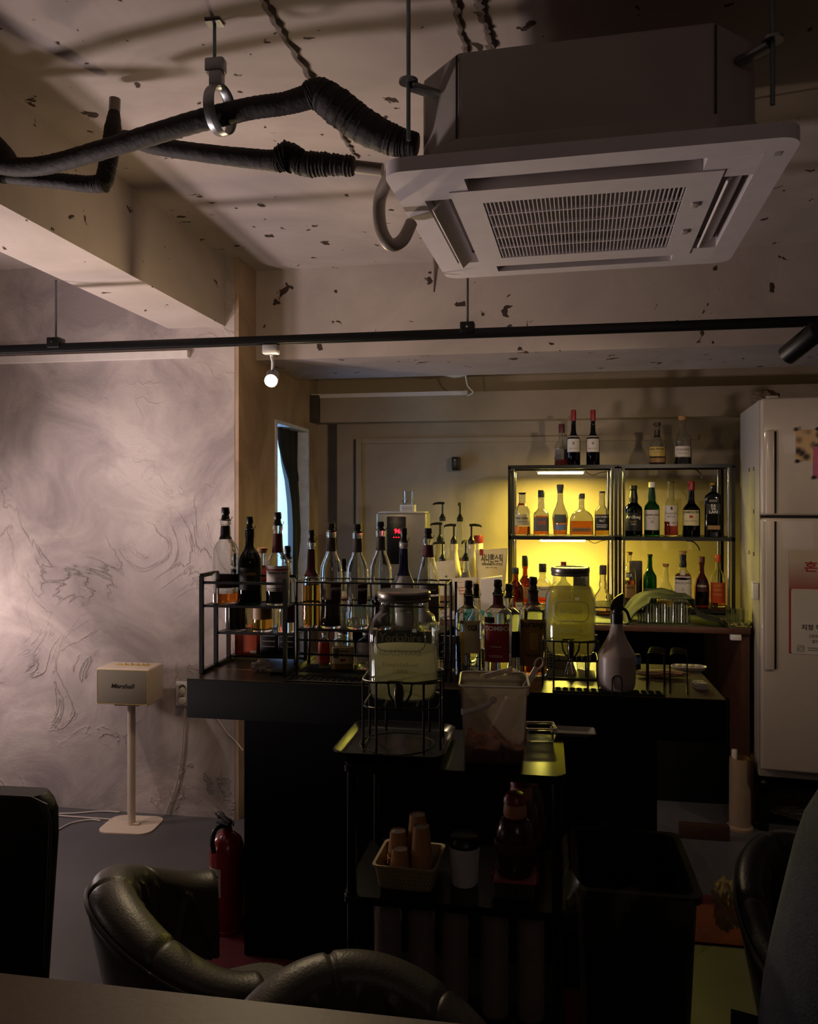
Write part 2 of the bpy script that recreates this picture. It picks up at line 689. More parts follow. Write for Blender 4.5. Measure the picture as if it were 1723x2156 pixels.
# panel: rounded ring, four outlets left open between ring, cross pieces and centre frame
m = MB()
o_, g0, g1, L_ = PW, 0.305, 0.372, 0.262
outer = rrect(o_, o_, 0.045, 6)
lo = [m.bm.verts.new((x, y, 0.0)) for x, y in outer]
hi = [m.bm.verts.new((x, y, 0.032)) for x, y in outer]
inn = rrect(g1, g1, 0.01, 6)
il = [m.bm.verts.new((x, y, -0.003)) for x, y in inn]
ih = [m.bm.verts.new((x, y, 0.04)) for x, y in inn]
n_ = len(outer)
for k in range(n_):
    j = (k + 1) % n_
    m.bm.faces.new((lo[k], lo[j], hi[j], hi[k]))
    m.bm.faces.new((lo[k], il[k], il[j], lo[j]))
    m.bm.faces.new((il[k], ih[k], ih[j], il[j]))
    m.bm.faces.new((hi[k], hi[j], ih[j], ih[k]))
for sx in (-1, 1):
    for sy in (-1, 1):
        m.box((sx * (L_ + g1) / 2, sy * (L_ + g1) / 2, 0.012), (g1 - L_ + 0.004, g1 - L_ + 0.004, 0.03))
m.build('panel', M_acw, AC)
m = MB()
slab_hole(m, -0.006, 0.024, [-g0, -0.235, 0.235, g0], [-g0, -0.225, 0.225, g0], {(1, 1)})
m.build('grille_frame', M_acw, AC, smooth=False)
MB().box((0, 0, 0.05), (0.74, 0.74, 0.004)).build('filter', M_void, AC, smooth=False)  # dark plate standing for the shade behind grille and outlets
# intake fins: one part each, sharing two meshes
fin = MB().box((0, 0, 0), (0.0026, 0.45, 0.006)).build('fin', M_acw, AC, smooth=False)
fin.location = (-0.23, 0, -0.001)
N_FIN = 46
for k in range(1, N_FIN):
    f = fin.copy()
    f.location.x = -0.23 + 0.46 * k / (N_FIN - 1)
    COL.objects.link(f)
bar = MB().box((0, 0, 0), (0.47, 0.005, 0.009)).build('cross_bar', M_acw, AC, smooth=False)
bar.location = (0, -0.135, 0.0)
for k in range(1, 4):
    f = bar.copy()
    f.location.y = -0.135 + 0.09 * k
    COL.objects.link(f)
for y in (-0.11, 0.09):
    MB().box((0.268, y, -0.008), (0.016, 0.03, 0.006), bev=0.002).build('latch', M_acb, AC)
# louvres in the four outlets
for k in range(4):
    wd, an, dz = ((0.020, 8, 0.010), (0.046, -35, 0.0), (0.030, 10, 0.010), (0.048, 42, -0.012))[k]
    lv = MB().box((0, 0, dz), (0.49, wd, 0.008), bev=0.003, M=Matrix.Rotation(R(an), 4, 'X')).build('louvre', M_acw, AC)
    lv.rotation_euler = (0, 0, k * pi / 2)
    lv.location = (0.338 * math.sin(k * pi / 2), -0.338 * math.cos(k * pi / 2), 0.006)
MB().box((0.40, -0.36, -0.001), (0.014, 0.02, 0.003)).build('indicator_window', M_acb, AC)
# body with cut corners
hb, ch = 0.375, 0.10
oct_ = []
for (sx, sy) in ((1, 1), (-1, 1), (-1, -1), (1, -1)):
    p1, p2 = (sx * hb, sy * (hb - ch)), (sx * (hb - ch), sy * hb)
    oct_ += [p1, p2] if sx * sy > 0 else [p2, p1]
m = MB()
m.prism(oct_, 0.05, 0.286)
bmesh.ops.bevel(m.bm, geom=list(m.bm.edges), offset=0.014, segments=3, profile=0.5, affect='EDGES')
m.build('casing', M_acb, AC)
m = MB().prism([(x * 1.012, y * 1.012) for x, y in oct_], 0.032, 0.088)
bmesh.ops.bevel(m.bm, geom=list(m.bm.edges), offset=0.006, segments=2, profile=0.5, affect='EDGES')
m.build('casing_rim', M_acb, AC)
for sx in (-1, 1):
    m = MB()
    m.box((sx * 0.276, -hb + 0.0005, 0.18), (0.004, 0.004, 0.19))
    m.build('foam_seam', M_foam, AC, smooth=False)
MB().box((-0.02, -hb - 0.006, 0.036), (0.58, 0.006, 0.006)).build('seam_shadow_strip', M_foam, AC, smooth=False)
for (sx, sy) in ((-1, -1), (1, -1), (-1, 1), (1, 1)):
    m = MB()
    x, y = sx * 0.385, sy * 0.385
    m.tube([(x, y, 0.09), (x, y, CEIL - PZ)], 0.005, n=8)
    hr = m.build('hanger_rod', M_rod, AC)
    m = MB().lathe([(0, -0.004), (0.022, -0.004), (0.022, 0.002), (0, 0.002)], (x, y, 0.225), n=14)
    m.box((sx * 0.355, sy * 0.355, 0.215), (0.075, 0.03, 0.012), rz=math.atan2(sy, sx), bev=0.003)
    m.build('bracket', M_steel, AC)
# piping stub, drain hose loop and cable end on the left side
MB().box((-0.395, -0.2, 0.055), (0.07, 0.22, 0.046), bev=0.010).build('pipe_cover', M_acw, AC)


def spl(pts, n=8):
    P = [Vector(p) for p in pts]
    out = []
    for i in range(len(P) - 1):
        p0, p1, p2, p3 = P[max(i - 1, 0)], P[i], P[i + 1], P[min(i + 2, len(P) - 1)]
        for k in range(n):
            t = k / n
            out.append(0.5 * ((2 * p1) + (p2 - p0) * t + (2 * p0 - 5 * p1 + 4 * p2 - p3) * t * t + (3 * p1 - p0 - 3 * p2 + p3) * t ** 3))
    out.append(P[-1])
    return out


M_pvc = mat('grey_pvc_pipe', '#8f8377', rough=0.5, var=0.1)
Hy = 1.98
hose = [at(834, 348, Y=Hy - .04), at(822, 368, Y=Hy - .04), at(800, 420, Y=Hy), at(802, 480, Y=Hy), at(822, 515, Y=Hy), at(848, 505, Y=Hy + .03), at(866, 470, Y=Hy + .06)]
dh = MB().tube(spl(hose), 0.0165, n=12).build('drain_hose', M_pvc)
tag(dh, 'grey drain hose looping below the left end of the air conditioner', 'hose')
c0 = at(919, 548, Y=2.55)
tag(MB().tube([at(921, 520, Y=2.55), c0, at(917, 572, Y=2.55), at(914, 615, Y=2.55)], [0.010, 0.013, 0.008, 0.003], n=10).build('cable_end', mat('sensor_cable', '#7d6f66')),
    'thin tapered cable end dangling under the rear left corner of the air conditioner', 'cable')

# ------------------------------------------------------------------ insulated pipes
M_wrap = mat('black_wrapped_insulation', '#2b2624', rough=0.7, var=0.25, scale=8, bump=0.5, bscale=35)


def wrapped(pts, rad, wob=0.05, n=12, dens=14):
    P = spl(pts, dens)
    m_ = len(P)
    rs = []
    for i in range(m_):
        f = i / (m_ - 1) * (len(rad) - 1)
        k = min(int(f), len(rad) - 2)
        r_ = rad[k] + (rad[k + 1] - rad[k]) * (f - k)
        rs.append(r_ * (1 + wob * (0.5 if i % 2 else -0.5) + random.uniform(-wob, wob) * 0.5))
    return MB().tube(P, rs, n=n)


PY = 1.88
pipe = thing('insulated_pipe', 'long black wrapped pipe passing through the ring hanger to the air conditioner', 'pipe', (0, 0, 0))
wrapped([at(-10, 345, Y=2.0), at(40, 352, Y=1.98), at(110, 345, Y=1.95), at(240, 308, Y=1.91), at(400, 260, Y=PY), at(520, 230, Y=PY), at(600, 218, Y=PY), at(652, 203, Y=PY)],
        [.027, .025, .024, .024, .026, .026, .026, .029], 0.03).build('pipe_run', M_wrap, pipe)
wrapped([at(648, 205, Y=PY), at(672, 198, Y=PY), at(715, 228, Y=PY), at(770, 268, Y=1.89), at(830, 296, Y=1.90), at(862, 302, Y=1.90), at(880, 304, Y=1.90)],
        [.030, .038, .044, .042, .036, .030, .026], 0.06).build('thick_lagging', M_wrap, pipe)
wrapped([at(-60, 262, Y=2.02), at(-20, 300, Y=2.01), at(12, 335, Y=2.0), at(14, 350, Y=2.0)], [.03, .032, .03, .03], 0.04).build('bend', M_wrap, pipe)
el = thing('pipe_elbow', 'black wrapped pipe dropping from the ceiling and turning left to the beam', 'pipe', (0, 0, 0))
EY = 2.10
top = at(240, 205, Y=EY)
wrapped([at(241, 228, Y=EY), at(238, 270, Y=EY), at(230, 330, Y=EY), at(222, 372, Y=EY), at(216, 385, Y=EY)], [.012, .024, .025, .025, .025], 0.05).build('drop', M_wrap, el)
MB().tube([at(242, 208, Y=EY), at(241, 235, Y=EY)], 0.016, n=10).build('stub', M_pvc, el)
wrapped([at(222, 385, Y=EY), at(190, 388, Y=EY), at(130, 382, Y=EY - .02), at(60, 376, Y=EY - .04), at(-40, 366, Y=EY - .05)], [.026, .024, .022, .02, .02], 0.06).build('side_run', M_wrap, el)
DYY = 2.0
dp = thing('drain_pipe', 'shorter black wrapped drain pipe with a bare grey end at the air conditioner', 'pipe', (0, 0, 0))
wrapped([at(262, 288, Y=EY - .05), at(285, 295, Y=DYY + .03), at(330, 308, Y=DYY + .02), at(450, 325, Y=DYY), at(560, 337, Y=DYY), at(590, 338, Y=DYY)],
        [.018, .021, .023, .024, .026, .030], 0.03).build('pipe_run', M_wrap, dp)
wrapped([at(585, 337, Y=DYY), at(612, 330, Y=DYY), at(640, 345, Y=DYY), at(690, 346, Y=DYY), at(746, 350, Y=DYY)], [.030, .038, .030, .032, .027, .024], 0.12).build('lagging', M_wrap, dp)
MB().tube([at(740, 350, Y=DYY), at(806, 358, Y=DYY)], 0.0165, n=12).build('bare_pipe', M_pvc, dp)

# ring hanger
rg = thing('ring_hanger', 'galvanised ring hanger on a threaded rod holding the black pipe', 'hanger', (0, 0, 0))
hp = at(452, 130, Y=PY)
MB().tube([(hp.x, hp.y, hp.z), (hp.x, hp.y, CEIL)], 0.0045, n=8).build('rod', M_rod, rg)
MB().box((hp.x, hp.y, CEIL - 0.003), (0.04, 0.03, 0.006)).build('ceiling_anchor', M_steel, rg)
c_ = at(464, 232, Y=PY)
MB().box((hp.x + .003, hp.y, hp.z - 0.012), (0.05, 0.03, 0.036), bev=0.006).box((hp.x + .006, hp.y, hp.z - 0.045), (0.034, 0.026, 0.045), bev=0.004).build('clamp_head', M_steel, rg)
m = MB()
nn = 28
ax = Vector((0.16, 0.985, 0)).normalized()
for half in (0,):
    def ringf(u, v):
        a_ = 2 * pi * u
        sec = 2 * pi * v
        rr = 0.052 + 0.0025 * math.cos(sec)
        ww = 0.016 * math.sin(sec)
        return Vector((c_.x, c_.y, c_.z)) + Vector((-ax.y, ax.x, 0)) * (ww) + Vector((ax.x * rr * math.cos(a_), ax.y * rr * math.cos(a_), rr * 1.12 * math.sin(a_)))
    m.grid(ringf, nn, 10, closed_u=True)
m.build('ring', M_steel, rg)

# ------------------------------------------------------------------ lighting track with two spotlights
TY, TZ = 2.82, 2.14
tr = thing('track_rail', 'long black lighting track hanging on thin rods across the room', 'track', (0, 0, TZ))
MB().box((-0.3, TY, 0), (4.6, 0.034, 0.030), bev=0.003).build('rail', M_blk, tr)
MB().box((-0.3, TY - 0.004, -0.012), (4.58, 0.012, 0.012)).build('slot', M_void, tr, smooth=False)
for px_, ztop in ((118, 2.402), (985, CEIL), (-700, CEIL), (1900, CEIL)):
    x_ = at(px_, 700, Y=TY).x
    MB().box((x_, TY, 0.018), (0.05, 0.05, 0.04), bev=0.004).build('coupling', M_blk, tr)
    MB().lathe([(0, 0), (0.004, 0), (0.004, 0.003), (0, 0.003)], (x_, TY - 0.0285, 0.018), n=8, M=Matrix.Rotation(R(90), 4, 'X')).build('set_screw', M_screw, tr)
    MB().tube([(x_, TY, 0.03), (x_, TY, ztop - TZ)], 0.004, n=8).build('rod', M_rod, tr)

M_lamp = mat('lit_lens', '#ffffff', emit='#ffd9a0', estr=60, var=0)
sl = thing('spotlight', 'lit white spotlight glowing under the track by the column', 'lamp', (0, 0, 0))
lp = at(571, 801, Y=TY)
aim = Vector((-0.3, 0.0, 0.7))
dr_ = (aim - lp).normalized()
Ms = dr_.to_track_quat('Z', 'Y').to_matrix().to_4x4()
bxp = at(571, 732, Y=TY)
MB().box((bxp.x, TY, TZ - 0.034), (0.058, 0.035, 0.034), bev=0.004).build('adapter', M_wht, sl)
MB().tube([(bxp.x, TY, TZ - 0.05), (bxp.x, TY + 0.02, lp.z + 0.07), tuple(lp - dr_ * 0.05)], 0.006, n=8).build('stem', M_wht, sl)
MB().lathe([(0, -0.085), (0.020, -0.085), (0.024, -0.075), (0.024, 0.004), (0.0225, 0.004), (0.0215, -0.006), (0, -0.006)], tuple(lp), n=24, M=Ms).build('housing', mat('lamp_housing', '#8d8882'), sl)
MB().lathe([(0, -0.004), (0.021, -0.004), (0.021, -0.002), (0, -0.002)], tuple(lp), n=24, M=Ms).build('lens', M_lamp, sl)
light('spotlight_beam', 'SPOT', tuple(lp + dr_ * 0.012), 22, (1.0, 0.78, 0.48), 0.022, aim=tuple(aim), spot=118, blend=0.9)
light('spotlight_spill', 'POINT', tuple(lp + dr_ * 0.03 + Vector((0.0, 0.03, -0.03))), 12, (1.0, 0.74, 0.42), 0.03)

s2 = thing('spotlight', 'black cylinder spotlight at the right end of the track, turned away', 'lamp', (0, 0, 0))
rp = at(1690, 722, Y=TY)
aim2 = Vector((-0.25, 4.6, 1.05))
d2 = (aim2 - rp).normalized()
M2 = d2.to_track_quat('Z', 'Y').to_matrix().to_4x4()
ra = at(1705, 690, Y=TY)
MB().box((ra.x + .02, TY, TZ - 0.03), (0.08, 0.034, 0.03), bev=0.004).build('adapter', mat('grey_adapter', '#55504e'), s2)
MB().tube([(ra.x, TY, TZ - 0.02), (ra.x, TY, rp.z + 0.04), tuple(rp - d2 * 0.02)], 0.008, n=8).build('stem', M_blk, s2)
MB().lathe([(0, -0.07), (0.030, -0.07), (0.034, -0.064), (0.034, 0.07), (0.030, 0.07), (0.028, 0.055), (0, 0.055)], tuple(rp), n=24, M=M2).build('housing', M_blk, s2)
MB().lathe([(0, 0.056), (0.026, 0.056), (0.026, 0.058), (0, 0.058)], tuple(rp), n=20, M=M2).build('lens', M_lamp, s2)
light('spotlight_right_beam', 'SPOT', tuple(rp + d2 * 0.075), 30, (1.0, 0.80, 0.58), 0.02, aim=tuple(aim2), spot=88, blend=0.7)

# dome lamp and its wire above the back counter
dm = thing('ceiling_detector', 'pale round ceiling dome with a loose wire above the back wall', 'detector', (0, 0, 0))
dc = at(958, 790, Y=4.72)
MB().lathe([(0, 0.10), (0.03, 0.10), (0.11, 0.10), (0.11, 0.075), (0.10, 0.05), (0.07, 0.028), (0.03, 0.018), (0, 0.016)], (dc.x, 4.76, LOWC - .005), n=30).build('dome', M_wht, dm)
MB().tube(spl([(dc.x + .06, 4.76, LOWC + .02), at(985, 812, Y=4.8), at(996, 826, Y=4.85), at(985, 833, Y=4.93)]), 0.004, n=6).build('wire', M_wht, dm)

# ------------------------------------------------------------------ bar, back counter, shelves, cart
BARZ = 0.95
M_barblk = mat('matt_black_bar_board', '#060607', rough=0.75, spec=0.2, var=0.25, scale=5)
M_bartop = mat('dark_wood_bar_top', '#4a3f2f', rough=0.36, var=0.3, scale=9)
M_brown = mat('brown_board_edge', '#4b2e22', rough=0.5, var=0.2)
bar_ = thing('bar_counter', 'black bar counter with an overhanging thick top in the middle', 'bar counter', (0, 0, 0))
BX0, BX1 = -1.20, 0.535
MB().box(((BX0 + BX1) / 2, 2.805, BARZ - 0.0675), (BX1 - BX0, 0.51, 0.131), bev=0.003).build('top_slab', M_barblk, bar_)
MB().box(((BX0 + BX1) / 2 + .0, 2.805, BARZ - 0.001), (BX1 - BX0, 0.51, 0.002)).build('worktop', M_bartop, bar_, smooth=False)
MB().box((-0.335, 2.79, 0.414), (1.35, 0.40, 0.805)).build('base', M_barblk, bar_, smooth=False)

CZ = 0.94
cn = thing('back_counter', 'long brown-edged counter against the back wall', 'counter', (0, 0, 0))
MB().box((-0.10, 4.55, CZ - 0.014), (2.13, 0.98, 0.028), bev=0.002).build('worktop', M_brown, cn)
MB().box((-0.10, 4.56, CZ + 0.0005), (2.12, 0.95, 0.001)).build('top_mat', mat('green_grey_mat', '#4c4f36', rough=0.5, var=0.25), cn, smooth=False)
MB().box((0.945, 4.36, CZ / 2 - .014), (0.04, 0.56, CZ - 0.028)).build('side_panel', M_brown, cn, smooth=False)
MB().box((-1.10, 4.55, CZ / 2 - .014), (0.04, 0.94, CZ - 0.028)).build('side_panel', M_brown, cn, smooth=False)
MB().box((-0.08, 4.95, CZ / 2 - .014), (1.99, 0.03, CZ - 0.028)).build('back_panel', M_barblk, cn, smooth=False)
MB().box((-0.08, 4.33, 0.27), (1.99, 0.03, 0.538)).build('front_panel', M_barblk, cn, smooth=False)  # added black board; stands for the shade of the open underside
MB().box((0.90, 4.08, CZ - 0.045), (0.05, 0.03, 0.03), bev=0.004).build('bracket', M_wht, cn)

# two black shelf units side by side, chrome poles
M_frame = mat('black_shelf_frame', '#12110e', rough=0.4, var=0.2)
M_chrome = mat('chrome_pole', '#c9c6be', rough=0.12, metal=1.0, var=0.0)
M_sglass = glass('shelf_glass', '#e8efe6', rough=0.0)
SH = [CZ + 0.03, 1.356, 1.749]
SY0, SY1 = 4.50, 4.80


def shelf_unit(label, x0, x1):
    t = thing('shelf_unit', label, 'shelf', (0, 0, 0))
    for zz in SH:
        m = MB()
        m.box(((x0 + x1) / 2, SY0 + .008, zz - 0.010), (x1 - x0, 0.016, 0.020))
        m.box(((x0 + x1) / 2, SY1 - .008, zz - 0.010), (x1 - x0, 0.016, 0.020))
        m.box((x0 + .008, (SY0 + SY1) / 2, zz - 0.010), (0.016, SY1 - SY0 - .03, 0.020))
        m.box((x1 - .008, (SY0 + SY1) / 2, zz - 0.010), (0.016, SY1 - SY0 - .03, 0.020))
        rim = m.build('shelf_rim', M_frame, t, smooth=False)
        MB().box(((x0 + x1) / 2, (SY0 + SY1) / 2, zz - 0.004), (x1 - x0 - .034, SY1 - SY0 - .034, 0.006)).build('shelf_board', M_frame, t, smooth=False)
    for x in (x0 + .008, x1 - .008):
        for y in (SY0 + .008, SY1 - .008):
            MB().box((x, y, (CZ + SH[2]) / 2 - .005), (0.016, 0.016, SH[2] - CZ - 0.012)).build('post', M_frame, t, smooth=False)
    for x in (x0 + .030, x1 - .030):
        for y in (SY0 + .016, SY1 - .02):
            MB().tube([(x, y, CZ + .001), (x, y, SH[2] - .02)], 0.007, n=12).build('pole', M_chrome, t)
    return t


X0, X1, X2 = at(1070, 1000, Y=SY0).x, at(1302, 1000, Y=SY0).x, at(1549, 1000, Y=SY0).x
shelf_unit('black left shelf unit with chrome poles lit by yellow light strips', X0, X1 - .002)
shelf_unit('black right shelf unit with chrome poles beside the white fridge', X1 + .002, X2)
M_led = mat('yellow_led_strip', '#ffffff', emit=(1.0, 0.80, 0.22), estr=34, var=0)
for k, (pxa, pxb, zz, lab) in enumerate(((1133, 1229, SH[2], 'yellow light strip under the top board of the left shelf'),
                                         (1137, 1233, SH[1], 'yellow light strip under the middle board of the left shelf'))):
    LY = SY1 - .045
    xa, xb = at(pxa, 1000, Y=LY).x, at(pxb, 1000, Y=LY).x
    t = thing('led_strip', lab, 'light strip', (0, 0, 0))
    MB().box(((xa + xb) / 2, LY, zz - 0.0245), (xb - xa + .02, 0.024, 0.007)).build('carrier', M_wht, t, smooth=False)
    MB().box(((xa + xb) / 2, LY, zz - 0.035), (xb - xa, 0.016, 0.013), bev=0.005).build('diffuser', M_led, t)
    MB().tube(spl([(xb + .01, LY, zz - .027), (xb + .05, LY, zz - .05), (xb + .09, LY, zz - .036), (xb + .13, LY, zz - .03)]), 0.0022, n=6).build('cord', M_blkp, t)
    light('led_strip_light', 'AREA', ((xa + xb) / 2, LY, zz - 0.044), 22.0 if k == 0 else 19.0, (1.0, 0.83, 0.11), xb - xa, aim=((xa + xb) / 2, LY - .02, zz - .62), size_y=0.02)
# loose cable ends under the right unit
for (pa, lab) in (((1470, 975), 'black cable end hanging under the top board of the right shelf'), ((1465, 1138), 'black cable end hanging under the middle board of the right shelf')):
    p = at(pa[0], pa[1], Y=SY0 + .05)
    zt = SH[2] if pa[1] < 1000 else SH[1]
    pts = [(p.x - .05, p.y, zt - .022), (p.x - .015, p.y, zt - .026), (p.x + .012, p.y, zt - .05), (p.x + .022, p.y, zt - .075)]
    tag(MB().tube(spl(pts), 0.0035, n=6).build('cable', M_blkp), lab, 'cable')

# ------------------------------------------------------------------ cart in front of the bar
M_cart = mat('black_cart_metal', '#090909', rough=0.22, var=0.15)
KX0, KX1, KY0, KY1, KZ = -0.452, 0.042, 1.755, 2.07, 0.958
kt = thing('serving_cart', 'black three-shelf serving cart standing in front of the bar', 'cart', (0, 0, 0))
for zz in (KZ, 0.663, 0.37):
    poly = [((KX0 + KX1) / 2 + x, (KY0 + KY1) / 2 + y) for x, y in rrect((KX1 - KX0) / 2, (KY1 - KY0) / 2, 0.02)]
    m = MB().prism(poly, zz - 0.018, zz)
    bmesh.ops.bevel(m.bm, geom=[e for e in m.bm.edges if abs(e.verts[0].co.z - e.verts[1].co.z) < 1e-5 and e.verts[0].co.z > zz - .001], offset=0.004, segments=2, affect='EDGES')
    m.build('shelf', M_cart, kt)
for x in (KX0 + .018, KX1 - .018):
    for y in (KY0 + .016, KY1 - .016):
        MB().tube([(x, y, 0.06), (x, y, KZ - .015)], 0.011, n=12).build('post', M_cart, kt)
        MB().lathe([(0, -0.012), (0.027, -0.012), (0.03, -0.006), (0.03, 0.006), (0.027, 0.012), (0, 0.012)], (x, y, 0.030), n=16, M=Matrix.Rotation(R(90), 4, 'X')).build('wheel', M_blkp, kt)

# ------------------------------------------------------------------ bottle racks on the bar
rk = thing('bottle_rack', 'stepped black tube bottle rack at the left end of the bar', 'rack', (0, 0, 0))
RX0, RX1 = -1.178, -0.876
ry = [2.622, 2.745, 2.862, 2.97]
rz_ = [1.191, 1.078, 0.972]
tb = 0.0075


def rbox(m, a, b, s_=0.013):
    c = [(p + q) / 2 for p, q in zip(a, b)]
    d = [max(abs(p - q), s_) for p, q in zip(a, b)]
    m.box(c, d)


for k in range(3):
    y0, y1, zz = ry[k], ry[k + 1], rz_[k]
    m = MB()
    rbox(m, (RX0, y0, zz - .004), (RX1, y0, zz - .004), 0.008)
    rbox(m, (RX0, y1 - .012, zz - .004), (RX1, y1 - .012, zz - .004), 0.008)
    m.box(((RX0 + RX1) / 2, (y0 + y1) / 2 - .006, zz - .004), (RX1 - RX0, y1 - y0 - .02, 0.004))
    m.build('tier_board', M_blk, rk, smooth=False)
for x in (RX0, RX1):
    for k, (y, zt) in enumerate(((ry[0], 1.292), (ry[1], rz_[0]), (ry[2], rz_[1]), (ry[3] - .012, rz_[2]))):
        if x == RX1 and k == 0:
            zt = 1.285
        m = MB()
        rbox(m, (x, y, BARZ + .002), (x, y, zt))
        m.build('post', M_blk, rk, smooth=False)
    m = MB()
    rbox(m, (x, ry[0], BARZ + .008), (x, ry[3] - .012, BARZ + .008))
    m.build('foot_bar', M_blk, rk, smooth=False)
m = MB()
rbox(m, (RX0, ry[0], 1.268), (RX1, ry[0], 1.268), 0.009)
m.build('guard_rail', M_blk, rk, smooth=False)
m = MB()
rbox(m, (RX0, ry[0], 1.292), (RX0, ry[1], 1.292))
rbox(m, (RX0, ry[1], 1.292), (RX0, ry[1], rz_[0]))
m.build('end_frame', M_blk, rk, smooth=False)
m = MB()
rbox(m, (RX0, ry[1], 1.283), (RX1, ry[1], 1.283), 0.009)
m.build('guard_rail', M_blk, rk, smooth=False)

WX0, WX1, WY0, WY1, WZ = -0.845, -0.330, 2.65, 2.80, 1.113
wr = thing('wire_rack', 'black wire bottle rack with thin rails behind the big drink jar', 'rack', (0, 0, 0))
for zz in (1.272, 1.196, 1.074, 1.026):
    MB().tube([(WX0, WY0, zz), (WX1, WY0, zz)], 0.0035, n=8).build('rail', M_blk, wr)
for zz in (1.272, 1.196):
    MB().tube([(WX0, WY1, zz), (WX1, WY1, zz)], 0.003, n=8).build('rail', M_blk, wr)
    for x in (WX0, WX1):
        MB().tube([(x, WY0, zz), (x, WY1, zz)], 0.0035, n=8).build('end_rail', M_blk, wr)
for x in (WX0, WX1, WX1 + .018):
    zt = 1.275 if x != WX1 + .018 else 1.268
    for y in (WY0, WY1):
        MB().tube([(x, y, BARZ + .001), (x, y, zt)], 0.0045, n=8).build('post', M_blk, wr)
MB().box(((WX0 + WX1) / 2, (WY0 + WY1) / 2, WZ - .004), (WX1 - WX0, WY1 - WY0, 0.007)).build('deck', M_blk, wr, smooth=False)
for k in range(7):
    MB().tube([(WX0, WY0 + .02 + k * .02, BARZ + .012), (WX1, WY0 + .02 + k * .02, BARZ + .012)], 0.0025, n=6).build('floor_wire', M_blk, wr)

# ------------------------------------------------------------------ bottles
G = {
    'clear': glass('clear_glass', '#f4f6f4'),
    'thin': thin_glass('thin_clear_glass', '#eef1ee'),
    'green': glass('green_glass', '#1f7a2c'),
    'dgreen': glass('dark_green_glass', '#0f2a14'),
    'ogreen': glass('olive_glass', '#5d6b22'),
    'amber': glass('amber_glass', '#a8622a'),
    'red': glass('red_glass', '#8a2320'),
    'dark': mat('opaque_dark_glass', '#0b0c0d', rough=0.08, var=0, coat=0.5),
    'white': mat('white_painted_glass', '#c9c4bd', rough=0.25, var=0.03, coat=0.4),
    'cream': mat('cream_bottle', '#c8bd96', rough=0.3, var=0.06, coat=0.3),
}
Lq = {
    'whisky': glass('whisky_liquid', '#d9782a', ior=1.34),
    'gold': glass('gold_liquid', '#e0a83a', ior=1.34),
    'red': glass('red_liquid', '#a83018', ior=1.34),
    'brown': glass('brown_liquid', '#7a3a18', ior=1.34),
    'water': glass('clear_liquid', '#f0f2ec', ior=1.33),
    'dark': mat('dark_liquid', '#0c0a0d', rough=0.15, var=0),
    'maroon': mat('maroon_liquid', '#23090f', rough=0.2, var=0),
    'yellow': mat('yellow_mixer', '#b9852a', rough=0.3, var=0.05),
}
P_ = {
    'bord': [(0, 0), (.9, 0), (1, .02), (1, .60), (.97, .655), (.82, .71), (.52, .765), (.38, .82), (.34, .95), (.42, .96), (.42, 1)],
    'marie': [(0, 0), (.95, 0), (1, .03), (.93, .14), (.90, .24), (.96, .42), (1, .55), (.94, .635), (.72, .71), (.50, .77), (.42, .82), (.38, .94), (.44, .95), (.44, 1)],
    'port': [(0, 0), (.93, 0), (1, .02), (1, .55), (.93, .62), (.7, .69), (.46, .74), (.36, .8), (.36, .9), (.40, .91), (.40, 1)],
    'tall': [(0, 0), (.94, 0), (1, .02), (1, .50), (.96, .56), (.74, .62), (.48, .66), (.43, .72), (.36, .94), (.43, .95), (.43, 1)],
    'coco': [(0, 0), (.94, 0), (1, .02), (1, .48), (.95, .54), (.70, .61), (.50, .66), (.42, .74), (.36, .94), (.42, .95), (.42, 1)],
    'slope': [(0, 0), (.94, 0), (1, .02), (1, .44), (.9, .56), (.62, .72), (.44, .83), (.38, .95), (.42, .96), (.42, 1)],
    'square': [(0, 0), (.94, 0), (1, .02), (1, .54), (.92, .60), (.55, .67), (.40, .72), (.44, .80), (.36, .9), (.40, .92), (.40, 1)],
    'rye': [(0, 0), (.92, 0), (1, .03), (.98, .35), (.90, .52), (.98, .56), (.88, .63), (.5, .75), (.40, .82), (.40, 1)],
    'xo': [(0, 0), (.78, 0), (.82, .02), (.95, .34), (1, .43), (.86, .55), (.56, .68), (.36, .80), (.33, .97), (.36, 1)],
    'flat': [(0, 0), (.95, 0), (1, .03), (1, .40), (.97, .48), (.82, .58), (.55, .66), (.30, .70), (.24, .76), (.22, .95), (.26, 1)],
    'islay': [(0, 0), (.94, 0), (1, .02), (1, .56), (.94, .62), (.6, .68), (.46, .73), (.50, .80), (.42, .9), (.36, .97), (.40, 1)],
    'irish': [(0, 0), (.94, 0), (1, .02), (1, .54), (.96, .60), (.66, .67), (.44, .72), (.36, .8), (.33, .97), (.37, 1)],
    'decan': [(0, 0), (.85, 0), (.95, .04), (1, .3), (.97, .45), (.78, .6), (.45, .70), (.32, .76), (.30, .93), (.38, .94), (.38, 1)],
    'onion': [(0, 0), (.9, 0), (1, .08), (.98, .3), (.8, .48), (.5, .58), (.34, .66), (.40, .74), (.30, .9), (.34, 1)],
    'block': [(0, 0), (.95, 0), (1, .02), (1, .74), (.95, .79), (.6, .84), (.36, .87), (.34, .97), (.40, 1)],
    'oval': [(0, 0), (.9, 0), (1, .04), (1, .55), (.92, .68), (.6, .78), (.34, .84), (.30, .96), (.36, 1)],
    'syrup': [(0, 0), (.93, 0), (1, .02), (1, .45), (.9, .56), (.55, .72), (.36, .84), (.32, .97), (.36, 1)],
    'puree': [(0, 0), (.93, 0), (1, .02), (1, .30), (.92, .45), (.6, .72), (.45, .84), (.42, .9), (.46, .93), (.46, 1)],
    'jug': [(0, 0), (.9, 0), (1, .05), (1, .72), (.9, .82), (.5, .9), (.4, .92), (.4, 1)],
}
